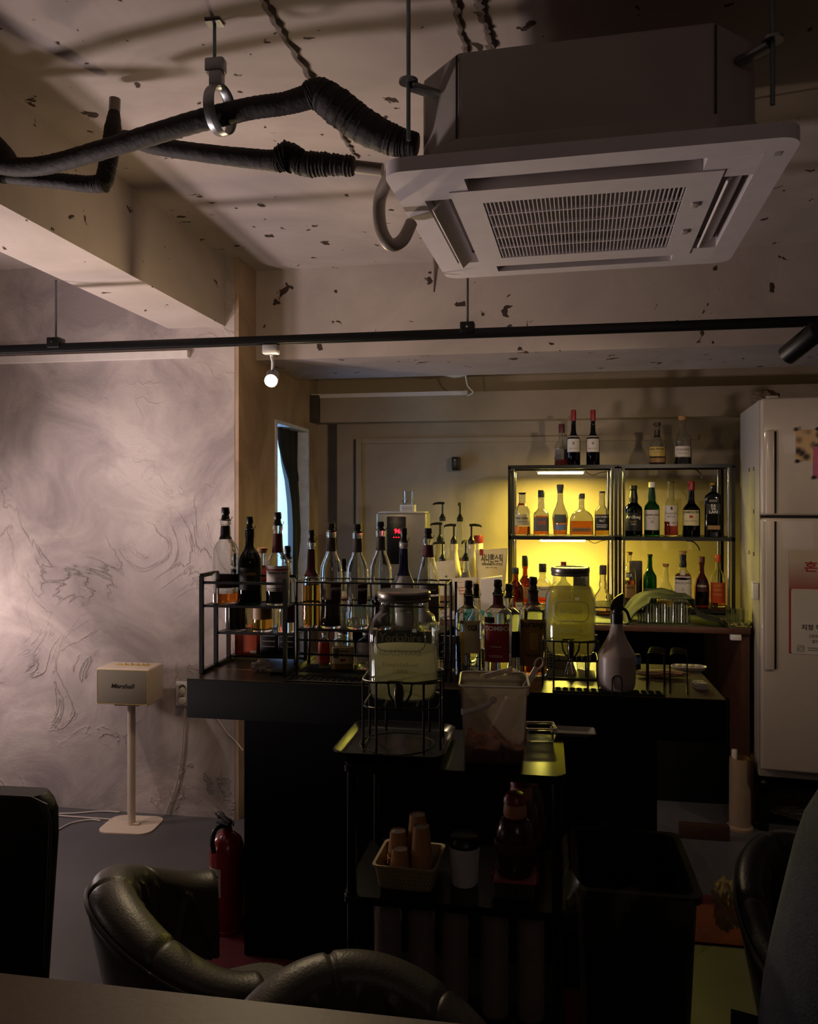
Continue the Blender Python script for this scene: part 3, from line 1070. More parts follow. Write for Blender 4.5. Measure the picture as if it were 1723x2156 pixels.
W_ = {
    'white': mat('label_white_paper', '#b9afa5', rough=0.6, var=0.04),
    'cream': mat('label_cream_paper', '#bcae82', rough=0.6, var=0.05),
    'gold': mat('label_gold_paper', '#a58a3c', rough=0.5, var=0.1),
    'yellow': mat('label_yellow_paper', '#b59a3a', rough=0.5, var=0.06),
    'red': mat('label_red_paper', '#8e1f22', rough=0.5, var=0.06),
    'maroon': mat('label_maroon_paper', '#3a1218', rough=0.5, var=0.06),
    'black': mat('label_black_paper', '#151412', rough=0.5, var=0.06),
    'grey': mat('label_grey_paper', '#5d564f', rough=0.5, var=0.06),
    'blue': mat('label_navy_paper', '#1d2450', rough=0.5, var=0.06),
    'orange': mat('label_orange_paper', '#c2431d', rough=0.5, var=0.06),
    'tan': mat('label_tan_paper', '#8d6a3c', rough=0.5, var=0.06),
    'green': mat('label_green_paper', '#4a5140', rough=0.6, var=0.1),
    'lblue': mat('label_blue_grey', '#6d7d92', rough=0.5, var=0.05),
    'pink': mat('label_pink_print', '#b55a50', rough=0.5, var=0.05),
}
INK = {
    'black': mat('black_ink', '#0d0c0c', rough=0.6, var=0),
    'white': mat('white_ink', '#d8d2c4', rough=0.6, var=0),
    'red': mat('red_ink', '#8e1a1e', rough=0.6, var=0),
    'gold': mat('gold_ink', '#b39546', rough=0.5, var=0),
    'orange': mat('orange_ink', '#c65a2c', rough=0.6, var=0),
    'grey': mat('grey_ink', '#6e6862', rough=0.6, var=0),
    'green': mat('green_ink', '#2f6b30', rough=0.6, var=0),
}
CP = {
    'black': mat('black_cap', '#0d0d0e', rough=0.35, var=0.1),
    'cork': mat('wooden_stopper', '#9a7048', rough=0.7, var=0.25, scale=60),
    'red': mat('red_cap', '#7a161a', rough=0.35, var=0.08),
    'dred': mat('dark_red_seal', '#4a1217', rough=0.45, var=0.08),
    'white': mat('white_cap', '#c9c3b8', rough=0.4, var=0.04),
    'orange': mat('orange_cap', '#c24a22', rough=0.4, var=0.06),
    'blue': mat('navy_seal', '#161b46', rough=0.4, var=0.08),
    'grey': mat('grey_seal', '#3d3733', rough=0.45, var=0.08),
    'brown': mat('brown_seal', '#2b1a16', rough=0.45, var=0.08),
    'gold': mat('gold_cap', '#8c6f2e', rough=0.3, metal=0.8, var=0.05),
}


def prof_r(P, z):
    for (r0, z0), (r1, z1) in zip(P, P[1:]):
        if z0 <= z <= z1 and z1 > z0:
            return r0 + (r1 - r0) * (z - z0) / (z1 - z0)
    return P[-1][0]


def bottle(name, label, px, ytop, wpx, Y, Zs, style, g, liq=None, stop=('cap', 'black', .05), seal=None, labels=(), e=2.0, dr=1.0,
           twist=0.0, group=None, n=28, wall=0.0028, cat='bottle', emb=None):
    base = at(px, 1000, Y=Y)
    base.z = Zs
    t = fwd(base)
    Ht = at(px, ytop, Y=Y).z - Zs
    R_ = wpx / 2.0 * t / FPX
    if e > 2:
        R_ *= 0.97
    kind, scol, sh = stop
    H = Ht - sh
    root = thing(name, label, cat, base, face_cam(base) + twist, group)
    P = [(r * R_, z * H) for r, z in P_[style]]
    th = min(wall, R_ * 0.12)
    # outer skin up, inner skin down
    if g in ('dark', 'white', 'cream'):
        prof = P + [(0, H)]
        MB().lathe(prof, n=n, e=e, dr=dr, Rm=R_).build('glass_body', G[g], root)
    else:
        inner = [(max(r - th, 0.004), max(z, 0.007)) for r, z in P[1:]]
        inner[0] = (max(P[1][0] - th, .004), 0.007)
        prof = P + list(reversed(inner)) + [(0, 0.007)]
        MB().lathe(prof, n=n, e=e, dr=dr, Rm=R_).build('glass_body', G[g], root)
        if liq:
            lc, lev = liq
            zl = lev * H
            pts = [(max(r - th - .0005, .003), z + .0006) for r, z in [(rr, max(zz, .007)) for rr, zz in P[1:]] if z < zl]
            rt = max(prof_r(P, zl) - th - .0005, .003)
            MB().lathe([(0, 0.0078)] + pts + [(rt, zl), (0, zl)], n=n, e=e, dr=dr, Rm=R_).build('liquid', Lq[lc], root)
    rn = P[-1][0]
    if kind == 'pourer':
        m = MB()
        tb_ = sh
        m.lathe([(0, H + .0005), (rn * 1.02, H + .0005), (rn * 1.05, H + .004), (rn * .8, H + .006), (rn * .62, H + tb_ * .45), (rn * .78, H + tb_ * .55), (rn * .70, H + tb_ * .97), (rn * .5, H + tb_), (0, H + tb_)], n=14)
        m.tube([(rn * 1.0, 0, H + .006), (rn * 1.25, 0, H + tb_ * .30)], .0012, n=5)
        m.build('pourer', CP[scol], root)
    elif kind == 'cork':
        m = MB().lathe([(0, H + .0005), (rn * .95, H + .0005), (rn * .95, H + sh * .3), (rn * 1.25, H + sh * .34), (rn * 1.28, H + sh * .92), (rn * 1.1, H + sh), (0, H + sh)], n=18)
        m.build('stopper', CP[scol], root)
    elif kind == 'cap':
        m = MB().lathe([(0, H + .0005), (rn * 1.06, H + .0005), (rn * 1.06, H + sh * .9), (rn * .95, H + sh), (0, H + sh)], n=18)
        m.build('cap', CP[scol], root)
    elif kind == 'flare':
        m = MB().lathe([(0, H + .0005), (rn * .95, H + .0005), (rn * 1.05, H + sh * .3), (rn * 1.35, H + sh * .97), (rn * 1.3, H + sh), (0, H + sh)], n=18)
        m.build('stopper', CP[scol], root)
    if seal:
        c_, z0, z1 = seal
        zs_ = [z0 + (z1 - z0) * k / 8 for k in range(9)]
        o_ = [(prof_r(P, z * H) + .0007, z * H) for z in zs_]
        i_ = [(r - .0005, z) for r, z in reversed(o_)]
        MB().lathe(o_ + i_ + [o_[0]], n=n, e=e, dr=dr, Rm=R_).build('neck_seal', CP[c_], root)
    for lb in labels:
        z0, z1, lc, ha = lb[:4]
        txt = lb[4] if len(lb) > 4 else ()
        off = R(lb[5]) if len(lb) > 5 else 0.0

        def on(x, z, lift=.0011, off=off):
            th0 = -pi / 2 + off + x / max(R_, 1e-4)
            rr = prof_r(P, max(0, min(H, z)))
            xx, yy = sect(th0, rr, R_, e, dr)
            s_ = 1 + lift / max(rr, .005)
            return Vector((xx * s_, yy * s_, z))
        hw = R(ha) * R_
        nz = 6
        lab = MB().grid(lambda u, v: on(-hw + 2 * hw * u, (z0 + (z1 - z0) * v) * H, .0007), 13, nz).build('label', W_[lc], root)
        for (s_, size, zf, ik, wide) in txt:
            lettering(s_, size * H, lambda x, z, zf=zf: on(x, zf * H + z, .0016), INK[ik], lab, wide=(wide * 2 * hw if wide else None))
    return root


T1, T2 = 1.1895, 1.0765
BY = 2.683
PRB = ('pourer', 'black', .048)
# upper tier of the tube rack
bottle('liquor_bottle', 'tall clear bottle with maroon label and amber rest, leftmost on the bar', 475, 1068, 55, BY, T1, 'bord', 'clear', ('whisky', .13), PRB, ('black', .78, .94),
       [(.20, .36, 'maroon', 62, (), 22), (.30, .40, 'grey', 24, (), -50)])
bottle('liquor_bottle', 'dark green bottle with black label, second from the left on the rack', 526, 1087, 50, BY, T1, 'port', 'dgreen', ('maroon', .5), PRB, ('black', .70, .99),
       [(.20, .50, 'black', 62, [('FLORIO', .035, .40, 'gold', None), ('MARSALA', .025, .30, 'gold', None)])])
bottle('liquor_bottle', 'clear bottle with white label and red neck seal, third from the left', 585, 1078, 50, BY, T1, 'coco', 'clear', ('dark', .22), PRB, ('dred', .66, .90),
       [(.18, .50, 'white', 66, [('TRIPLE SEC', .022, .40, 'black', .8), ('LIQUEUR', .015, .34, 'grey', None)]), (.44, .46, 'red', 66), (.185, .225, 'black', 60, [('ORANGE', .014, .197, 'white', .5)])])
# middle tier
bottle('liquor_bottle', 'small bottle with wooden stopper and red neck on the middle tier', 553, 1153, 46, 2.80, T2, 'oval', 'clear', ('gold', .30), ('cork', 'cork', .02), ('red', .62, .84), [(.16, .40, 'tan', 60)])
bottle('liquor_bottle', 'clear bottle half hidden behind the white-labelled bottle on the rack', 606, 1149, 44, 2.80, T2, 'bord', 'clear', ('water', .4), PRB, None, [(.14, .42, 'maroon', 40, (), 20)])
bottle('liquor_bottle', 'dark maroon bottle behind the leftmost bottle on the middle tier', 497, 1165, 48, 2.80, T2, 'bord', 'clear', ('maroon', .42), PRB, ('black', .8, .95))
# wire rack deck
WYc, WT = 2.70, 1.1128
bottle('whiskey_bottle', 'amber whiskey bottle with long red neck seal behind the rack rail', 656, 1115, 40, WYc, WT, 'tall', 'clear', ('gold', .50), ('pourer', 'black', .045), ('dred', .60, .92))
for k, (px, lab, lq, col) in enumerate(((698, 'pear-shaped clear bottle with dark liquid, left of three alike', ('dark', .30), 'grey'),
                                        (753, 'pear-shaped clear bottle, nearly empty, middle of three alike', ('water', .10), 'grey'),
                                        (802, 'pear-shaped clear bottle with navy liquid, right of three alike', ('dark', .34), 'grey'))):
    bottle('liqueur_bottle', lab, px, (1101, 1103, 1098)[k], 47, WYc, WT, 'marie', 'clear', lq, ('pourer', 'black', .032), (col, .80, .94),
           [(.26, .47, 'maroon', 34, [('MARIE B', .045, .36, 'black', .9)], 34), (.30, .47, 'grey', 22, (), -55), (.36, .43, 'white', 34, [('MARIE B', .035, .375, 'black', .85)], 34)], group='pear-shaped liqueur bottles')
bottle('rum_bottle', 'white painted rum bottle with navy neck behind the big jar', 850.5, 1111, 46, WYc, WT, 'coco', 'white', None, ('pourer', 'black', .05), ('blue', .62, .93),
       [(.20, .36, 'white', 45, [('RONRICO', .05, .29, 'black', .95), ('CARIBBEAN', .02, .22, 'grey', .5)])])
bottle('liquor_bottle', 'clear sloping bottle with dark red neck band, right end of the rack', 902, 1112, 50, WYc, WT, 'slope', 'clear', ('water', .06), ('pourer', 'black', .036), ('dred', .80, .93),
       [(.40, .50, 'grey', 60, [('PREMIUM', .02, .44, 'white', .6)]), (.10, .38, 'grey', 60)])
# small bottles behind, standing on the bar behind the wire rack
bottle('liquor_bottle', 'small bottle with black pourer between the left two pear-shaped bottles', 724, 1176, 38, 2.95, BARZ + .0005, 'bord', 'clear', ('water', .55), PRB, None,
       [(.60, .78, 'white', 60, [('ROSSA', .02, .70, 'red', .6)]), (.67, .68, 'red', 60)])
# under the deck
bottle('mixer_jug', 'yellow mixer jug with palm tree label under the wire rack', 722, 1331, 51, 2.715, BARZ + .0125 + .003, 'jug', 'thin', ('yellow', .62), ('cap', 'white', .008), None,
       [(.22, .68, 'cream', 52, [('Sweet', .085, .55, 'black', .5), ('& Sour', .075, .44, 'black', .55)]), (.28, .36, 'red', 12), (.38, .66, 'green', 13, (), -32)], e=3.5)
bottle('mixer_jug', 'brown orange mixer bottle left of the yellow jug under the rack', 683, 1332, 26, 2.735, BARZ + .0125 + .003, 'jug', 'thin', ('yellow', .3), ('cap', 'white', .008), None, [(.16, .80, 'orange', 80)], e=3.5)
bottle('glass_jar', 'clear jar with plain label right of the yellow jug under the rack', 773, 1331, 44, 2.715, BARZ + .0125 + .003, 'jug', 'thin', ('water', .2), ('cap', 'white', .008), None, [(.32, .82, 'white', 70)])
# front right group on the bar
bY = 2.76
bottle('liquor_bottle', 'clear bottle with small yellow label and black pourer beside the wire rack', 987, 1222, 56, bY, BARZ + .0005, 'block', 'clear', ('water', .66), ('pourer', 'brown', .05), ('brown', .84, .985),
       [(.30, .70, 'cream', 34, [('OGR', .07, .58, 'black', .6)], 16), (.18, .56, 'yellow', 20, [('DRY', .03, .40, 'black', .5)], -38)], e=3.0)
bottle('vodka_bottle', 'vodka bottle with red shield label and black pourer', 1049, 1220, 60, bY, BARZ + .0005, 'block', 'clear', ('water', .3), ('pourer', 'black', .05), ('dred', .84, .985),
       [(.20, .66, 'red', 52, [('COMBO', .055, .58, 'white', .92), ('VODKA', .028, .26, 'white', .5), ('TRIPLE', .016, .36, 'pink', .5) if False else ('PREMIUM', .014, .38, 'white', .4)], -8),
        (.67, .74, 'maroon', 22, (), -36)], e=3.2)
bottle('liquor_bottle', 'clear bottle directly behind the red-labelled vodka bottle', 1072, 1229, 52, 2.87, BARZ + .0005, 'block', 'clear', ('water', .4), ('pourer', 'black', .05), None, [(.2, .56, 'black', 34, (), 40), (.80, .85, 'black', 60)], e=3.0)
bottle('liquor_bottle', 'second pourer bottle tucked behind the yellow-labelled clear bottle', 1003, 1229, 40, 2.88, BARZ + .0005, 'bord', 'clear', ('water', .3), ('pourer', 'black', .05))
bottle('tequila_bottle', 'tequila bottle with big gold label left of the glowing jar', 1123, 1214, 59, 2.82, BARZ + .0005, 'block', 'clear', ('whisky', .62), ('pourer', 'black', .05), ('brown', .84, .99),
       [(.12, .68, 'tan', 56, [('Durango', .075, .59, 'black', .95), ('TEQUILA', .03, .24, 'black', .5)]), (.32, .52, 'gold', 16, (), 4)], e=3.2)

# ---- back shelves
bY2 = 4.625
s1, s2_, s0 = SH[1] - .0007, SH[2] - .0007, CZ + .0295
bottle('whiskey_bottle', 'sloping bourbon bottle with cream label, leftmost in the yellow lit shelf', 1100, 1037, 34, bY2, s1, 'rye', 'clear', ('whisky', .22), ('flare', 'black', .012), ('red', .74, .79),
       [(.25, .52, 'cream', 58, [('WILD TURKEY', .045, .40, 'black', .95), ('RARE BREED', .022, .33, 'grey', .6)])])
bottle('whiskey_bottle', 'square whiskey bottle with dark label numbered 105 in the lit shelf', 1140, 1032, 33, bY2, s1, 'square', 'clear', ('whisky', .52), ('cap', 'black', .042), None,
       [(.12, .48, 'grey', 52, [('105', .10, .29, 'orange', .55)])], e=5)
bottle('cognac_bottle', 'teardrop cognac bottle with wide stopper in the middle of the lit shelf', 1180, 1020, 34, bY2, s1, 'xo', 'clear', ('whisky', .42), ('flare', 'grey', .050), None,
       [(.30, .50, 'green', 48), (.13, .27, 'lblue', 52)])
bottle('whiskey_bottle', 'wide flat bourbon bottle with short neck in the lit shelf', 1225, 1039, 50, bY2, s1, 'flat', 'clear', ('whisky', .40), ('cap', 'grey', .030), None,
       [(.11, .22, 'tan', 44, [('WOODFORD', .03, .155, 'black', .8)])], e=4, dr=.5)
bottle('whiskey_bottle', 'square whiskey bottle with black label, rightmost in the lit shelf', 1268, 1034, 31, bY2, s1, 'square', 'clear', ('gold', .14), ('cap', 'black', .012), None,
       [(.13, .50, 'black', 54, [('JACK DANIEL\'S', .04, .43, 'white', .8), ('No.7', .05, .335, 'white', .35), ('Tennessee', .03, .25, 'white', .7), ('WHISKEY', .03, .20, 'white', .7)])], e=5)
bottle('whiskey_bottle', 'green bottle with black label and dark neck, leftmost in the right middle shelf', 1334, 1022, 37, bY2, s1, 'islay', 'dgreen', ('maroon', .5), ('cap', 'black', .022), ('black', .72, .98),
       [(.12, .50, 'black', 56, [('Ardbeg', .07, .38, 'white', .9), ('ISLAY', .03, .30, 'gold', .4), ('TEN', .035, .24, 'white', .3)])])
bottle('whiskey_bottle', 'green bottle with white cap and white label numbered 10', 1373, 1015, 32, bY2, s1, 'islay', 'green', ('maroon', .12), ('cap', 'white', .030), None,
       [(.13, .54, 'white', 60, [('LAPHROAIG', .035, .42, 'black', .95), ('10', .06, .27, 'grey', .22), ('ISLAY', .02, .36, 'grey', .4)])])
bottle('whiskey_bottle', 'clear bottle with torn-edged white label in the right middle shelf', 1413, 1014, 29, bY2, s1, 'islay', 'clear', ('red', .46), ('cork', 'grey', .010), None,
       [(.28, .58, 'white', 62, [('TALISKER', .03, .42, 'grey', .9), ('SKYE', .03, .36, 'grey', .5)]), (.20, .29, 'white', 34, [('RED', .02, .25, 'red', .5)], 24), (.50, .56, 'black', 8, (), 6)])
bottle('whiskey_bottle', 'green Irish whiskey bottle with red cap and cream label in the right shelf', 1456, 1013, 36, bY2, s1, 'irish', 'dgreen', ('maroon', .5), ('cap', 'red', .050), None,
       [(.24, .57, 'cream', 58, [('JAMESON', .055, .50, 'black', .98), ('IRISH WHISKEY', .018, .33, 'grey', .7)]), (.40, .46, 'red', 11)])
bottle('whiskey_bottle', 'flat black bottle with white letters, rightmost in the middle row', 1502, 1017, 36, bY2, s1, 'block', 'dark', None, ('cap', 'gold', .012), None,
       [(.44, .64, 'black', 40, [('KA', .055, .58, 'white', .38), ('VA', .055, .52, 'white', .38), ('LAN', .055, .455, 'white', .6)], 2), (.14, .22, 'tan', 36, (), 4), (.67, .72, 'grey', 24)], e=5, dr=.7)
for px, lab in ((1208, 'red-capped green bottle with white label, left of two above the light strip'), (1249, 'red-capped green bottle with white label, right of two above the light strip')):
    bottle('whiskey_bottle', lab, px, 863, 28, bY2 - .02, s2_, 'irish', 'dgreen', ('maroon', .45), ('cap', 'red', .062), None,
           [(.30, .66, 'white', 62, [('JAMESON', .05, .60, 'black', .9), ('M', .07, .46, 'tan' if False else 'grey', .14), ('IRISH WHISKEY', .018, .37, 'grey', .6)])], group='red-capped green bottles on top')
bottle('whiskey_bottle', 'dim bottle with dark red neck behind the two red-capped green bottles', 1183, 893, 30, bY2 + .05, s2_, 'rye', 'clear', ('red', .3), ('cap', 'dred', .05), None, [(.2, .5, 'grey', 55)])
bottle('whiskey_bottle', 'round whiskey bottle with gold label on top of the right shelf', 1384, 890, 36, bY2, s2_, 'decan', 'clear', ('brown', .3), ('cap', 'brown', .018), ('brown', .72, .9),
       [(.22, .46, 'gold', 60, [('BALVENIE', .05, .38, 'black', .8), ('TWELVE', .025, .31, 'grey', .6)]), (.07, .18, 'tan', 60)])
bottle('brandy_bottle', 'clear bottle with big wooden stopper on top of the right shelf', 1438, 876, 36, bY2, s2_, 'rye', 'clear', ('maroon', .17), ('cork', 'cork', .026), None,
       [(.18, .42, 'white', 58, [('TORRES', .045, .32, 'grey', .8), ('BRANDY', .02, .25, 'grey', .5)])])
bottle('whiskey_bottle', 'clear bottle with gold stopper and orange-edged label at the bottom of the right shelf', 1326, 1162, 27, bY2, s0, 'oval', 'clear', ('brown', .50), ('cork', 'gold', .018), None,
       [(.16, .42, 'tan', 60, [('NIKKA', .05, .34, 'black', .6)]), (.56, .66, 'black', 30, [('OUR', .06, .58, 'white', .8)])])
bottle('whiskey_bottle', 'bright green bottle with thin neck at the bottom of the right shelf', 1369, 1167, 28, bY2, s0, 'irish', 'green', ('water', .4), ('cap', 'black', .01), None, [(.12, .36, 'green', 60)])
bottle('whiskey_bottle', 'small round bottle with wooden stopper at the bottom of the right shelf', 1402, 1187, 33, bY2, s0, 'onion', 'clear', ('gold', .35), ('cork', 'cork', .018), None, [(.16, .40, 'white', 60)])
bottle('whiskey_bottle', 'big bottle with wide white label and white neck triangle on the lowest right shelf', 1438, 1160, 36, bY2 - .01, s0, 'square', 'clear', ('brown', .62), ('cork', 'cork', .014), ('black', .74, .98),
       [(.10, .58, 'white', 50, [('MACALLAN', .04, .44, 'grey', .9), ('12', .05, .31, 'grey', .15)]), (.60, .70, 'white', 18)], e=4)
bottle('whiskey_bottle', 'rounded red liquor bottle with dark red cap at the bottom of the right shelf', 1478, 1172, 31, bY2 + .02, s0, 'decan', 'red', ('maroon', .6), ('cap', 'dred', .03), None, [(.34, .52, 'maroon', 44, [('BOURBON', .04, .45, 'white', .8)])])
bottle('whiskey_bottle', 'bottle with orange label and orange cap, rightmost on the lowest shelf', 1512, 1168, 31, bY2 + .02, s0, 'oval', 'clear', ('whisky', .5), ('cap', 'orange', .04), None,
       [(.10, .55, 'orange', 62, [('GLEN', .06, .46, 'tan' if False else 'gold', .5), ('GRANT', .06, .36, 'gold', .55), ('ROTHES', .05, .26, 'gold', .55)])])
# lower left shelf
bottle('whiskey_bottle', 'amber bottle with black stopper in front, beside the cinnamon bag', 1086, 1195, 36, 4.40, CZ + .0012, 'oval', 'amber', ('whisky', .7), ('cap', 'black', .035), None,
       [(.10, .30, 'white', 26, [('WHISKY', .03, .20, 'black', .8)], 25)])
bottle('whiskey_bottle', 'amber bottle with tall black cap behind the other amber bottle', 1106, 1170, 32, 4.63, CZ + .0292, 'decan', 'amber', ('gold', .75), ('cap', 'black', .06), None, [(.14, .45, 'tan', 50, [('CASK', .05, .30, 'orange', .6)], 20)])
bottle('gin_bottle', 'clear bottle with dark cap and pale label left of the glowing jar lid', 1143, 1186, 36, bY2, s0, 'bord', 'clear', ('red', .25), ('cap', 'black', .05), None, [(.22, .56, 'white', 60, [('Tanqueray', .04, .46, 'black', .9)])])
bottle('liquor_bottle', 'bottle with red cap seen above the glowing jar lid', 1187, 1182, 30, bY2, s0, 'irish', 'clear', ('gold', .5), ('cap', 'red', .06))
bottle('tequila_bottle', 'cut-glass round bottle with dark stopper right of the glowing jar', 1270, 1190, 42, 4.42, CZ + .0012, 'onion', 'clear', ('whisky', .12), ('cap', 'brown', .05), None, [], n=14)

# ------------------------------------------------------------------ drink jars on wire stands
M_emb = mat('embossed_glass', '#b9b49a', rough=0.12, var=0, alpha=0.5)
M_drink = cloudy('cold_cloudy_water', '#ddd7bf', 0.42)
M_drink2 = cloudy('yellow_drink', '#fbf2ac', 0.30)
M_lid = mat('pewter_lid', '#77736b', rough=0.3, metal=0.85, var=0.08)
M_tap = mat('dark_chrome_tap', '#4a4744', rough=0.18, metal=0.9, var=0)
JP = [(0, 0), (.72, 0), (.90, .025), (.985, .09), (1, .16), (1, .60), (.97, .68), (.86, .765), (.73, .80), (.70, .83), (.70, .90)]


def rr_ring(hw, hd, r, z, n=5):
    return [Vector((x, y, z)) for x, y in rrect(hw, hd, r, n)]


def drink_jar(label, px, Yc, z0, H, R_, level, liqm, texts, stand_label, floor_z, front_tap=True):
    c = at(px, 1000, Y=Yc)
    rz = face_cam(c) * 0.4
    t = thing('drink_jar', label, 'jar', (c.x, c.y, z0), rz)
    P = [(r * R_, z * H) for r, z in JP]
    th = 0.004
    inner = [(max(r - th, .01), max(z, .008)) for r, z in P[1:]]
    MB().lathe(P + list(reversed(inner)) + [(0, .008)], n=40, e=3.0, Rm=R_).build('glass_body', G['thin'], t)
    zl = level * H
    pts = [(max(r - th - .0008, .008), z + .0008) for r, z in [(rr, max(zz, .008)) for rr, zz in P[1:]] if z < zl]
    MB().lathe([(0, .0088)] + pts + [(prof_r(P, zl) - th - .0008, zl), (0, zl)], n=40, e=3.0, Rm=R_).build('drink', liqm, t)
    rl = .73 * R_
    MB().lathe([(0, .905 * H), (rl * 1.02, .905 * H), (rl * 1.05, .92 * H), (rl * 1.02, .935 * H), (rl * 1.06, .95 * H), (rl * 1.06, .985 * H), (rl, H), (rl * .9, H), (rl * .86, .994 * H), (0, .994 * H)], n=40).build('lid', M_lid, t)
    # tap
    m = MB()
    m.tube([(0, -R_ * .985, .10 * H), (0, -R_ - .034, .10 * H)], .011, n=12)
    m.lathe([(0, -.030), (.008, -.030), (.011, -.006), (.011, .012), (.009, .022), (0, .024)], (0, -R_ - .034, .13 * H), n=14)
    m.box((-.008, -R_ - .034, .13 * H + .027), (.036, .010, .005), bev=.002)
    m.build('tap', M_tap, t)

    def on(x, z, lift):
        xx, yy = sect(-pi / 2 + x / R_, prof_r(P, max(0, min(z, .9 * H))), R_, 3.0, 1)
        s_ = 1 + lift / R_
        return Vector((xx * s_, yy * s_, z))
    for (s_, size, zf, wide) in texts:
        lettering(s_, size * H, lambda x, z, zf=zf: on(x, zf * H + z, .0012), M_emb, t, wide=wide * R_, name='embossed_lettering')
    # embossed plate outline
    if texts:
        zt = texts[0][2] * H
        pts = [on(p[0], zt + .02 * H + p[1], .001) for p in rrect(.66 * R_, .11 * H, .02, 4)]
        MB().tube(pts, .0018, n=6, closed=True, caps=False).build('embossed_frame', M_emb, t)
    # stand
    s = thing('jar_stand', stand_label, 'stand', (c.x, c.y, floor_z), rz)
    h = z0 - floor_z
    w_ = .0028
    a_ = R_ * 1.06
    # lower ring carries the jar, cross wires under it
    MB().tube(rr_ring(a_, a_, .45 * R_, h - .009), w_, n=8, closed=True, caps=False).build('lower_ring', M_blk, s)
    for k in (-.45, .45):
        MB().tube([(k * R_, -a_, h - .0055), (k * R_, a_, h - .0055)], w_, n=8).build('cross_wire', M_blk, s)
    # upper ring with the dip around the tap
    zr = h + .052
    ring = [(x, y) for x, y in rrect(a_ * 1.03, a_ * 1.03, .45 * R_, 5)]
    ring = [p for p in ring if not (p[1] < -a_ * .9 and abs(p[0]) < .3 * R_)]
    k0 = max(range(len(ring)), key=lambda i: (Vector(ring[i]) - Vector(ring[i - 1])).length)
    ring = ring[k0:] + ring[:k0]
    P3 = [Vector((x, y, zr)) for x, y in ring]
    e0, e1 = P3[-1], P3[0]
    yF = -a_ * 1.03
    sgn = 1 if e0.x > 0 else -1
    dip = [Vector((x * sgn, yF, z)) for x, z in ((.034, zr), (.027, zr - .004), (.025, zr - .025), (.015, zr - .043), (0, zr - .047), (-.015, zr - .043), (-.025, zr - .025), (-.027, zr - .004), (-.034, zr))]
    MB().tube(P3 + dip, w_, n=8, closed=True, caps=False).build('upper_ring', M_blk, s)
    for sx in (-1, 1):
        for sy in (-1, 1):
            x, y = sx * a_ * .62, sy * a_ * 1.03
            MB().tube([(x, y, .002), (x, y, zr)], w_, n=8).build('leg', M_blk, s)
        x = sx * a_ * 1.03
        MB().tube([(x, -a_ * .6, zr), (x, -a_ * .6, .003), (x, a_ * .6, .003), (x, a_ * .6, zr)], w_, n=8).build('leg', M_blk, s)
    return t


TRZ = KZ + 0.0005
drink_jar('big glass drink jar half full of water in front of the bar', 851, 1.905, 1.080, .254, .0835, .455, M_drink,
          [('Yorkshire', .075, .575, 1.15), ('GLASSWARE', .055, .445, 1.15), ('Established', .04, .345, .95), ('1886', .04, .285, .45)],
          'black wire stand of the big half-full jar on the tray', TRZ + .0075)
drink_jar('yellow glowing drink jar full to the neck on the bar', 1201, 2.68, 1.052, .282, .081, .76, M_drink2,
          [('Ice Cold', .05, .50, .8), ('Drink', .055, .40, .6), ('GLASSWARE', .035, .29, .9), ('QUALITY', .04, .66, .6)],
          'black wire stand of the yellow jar on the bar', BARZ + .0015)

# tray under the jar stand
tc = at(842, 1560, Z=KZ)
tc = Vector((tc.x, 1.912, KZ))
t = thing('serving_tray', 'black serving tray under the wire stand of the big jar', 'tray', (tc.x, tc.y, KZ + .0005))
m = MB()
prev = None
for hw, hd, z in ((.105, .115, 0), (.112, .122, .002), (.128, .137, .020), (.131, .140, .020), (.131, .140, .017), (.114, .124, -.0) if False else (.113, .123, .0045), (.105, .115, .0045)):
    ring = [m.bm.verts.new(v) for v in rr_ring(hw, hd, .04, z, 6)]
    if prev:
        for k in range(len(ring)):
            m.bm.faces.new((prev[k], prev[(k + 1) % len(ring)], ring[(k + 1) % len(ring)], ring[k]))
    else:
        m.bm.faces.new(list(reversed(ring)))
    prev = ring
m.bm.faces.new(prev)
m.build('tray_pan', mat('black_tray', '#070707', rough=.25, spec=.3), t)
MB().tube([(.09 * math.cos(a), .09 * math.sin(a), .0050) for a in [2 * pi * k / 32 for k in range(32)]], .0016, n=6, closed=True, caps=False).build('embossed_ring', M_blkp, t)

# ------------------------------------------------------------------ translucent bucket with scoop
M_pp = cloudy('translucent_bucket_plastic', '#d2cbc8', 0.85)
M_ppw = mat('milky_plastic', '#cfc6bd', rough=0.35, var=0.03, alpha=0.8)
M_clr = mat('clear_plastic', '#eef0f0', rough=0.08, trans=1.0, ior=1.2, var=0)
bc = at(1040, 1000, Y=1.872)
t = thing('plastic_bucket', 'translucent square bucket with red-brown contents on the cart', 'bucket', (bc.x, bc.y, KZ + .0008), face_cam(bc) * .6 + R(2))
bw = .0745


def ringloft(rings, m, cap0=True, cap1=True):
    prev = None
    for ring in rings:
        vs = [m.bm.verts.new(v) for v in ring]
        if prev is None:
            if cap0:
                m.bm.faces.new(list(reversed(vs)))
        else:
            for k in range(len(vs)):
                m.bm.faces.new((prev[k], prev[(k + 1) % len(vs)], vs[(k + 1) % len(vs)], vs[k]))
        prev = vs
    if cap1:
        m.bm.faces.new(prev)
    return m


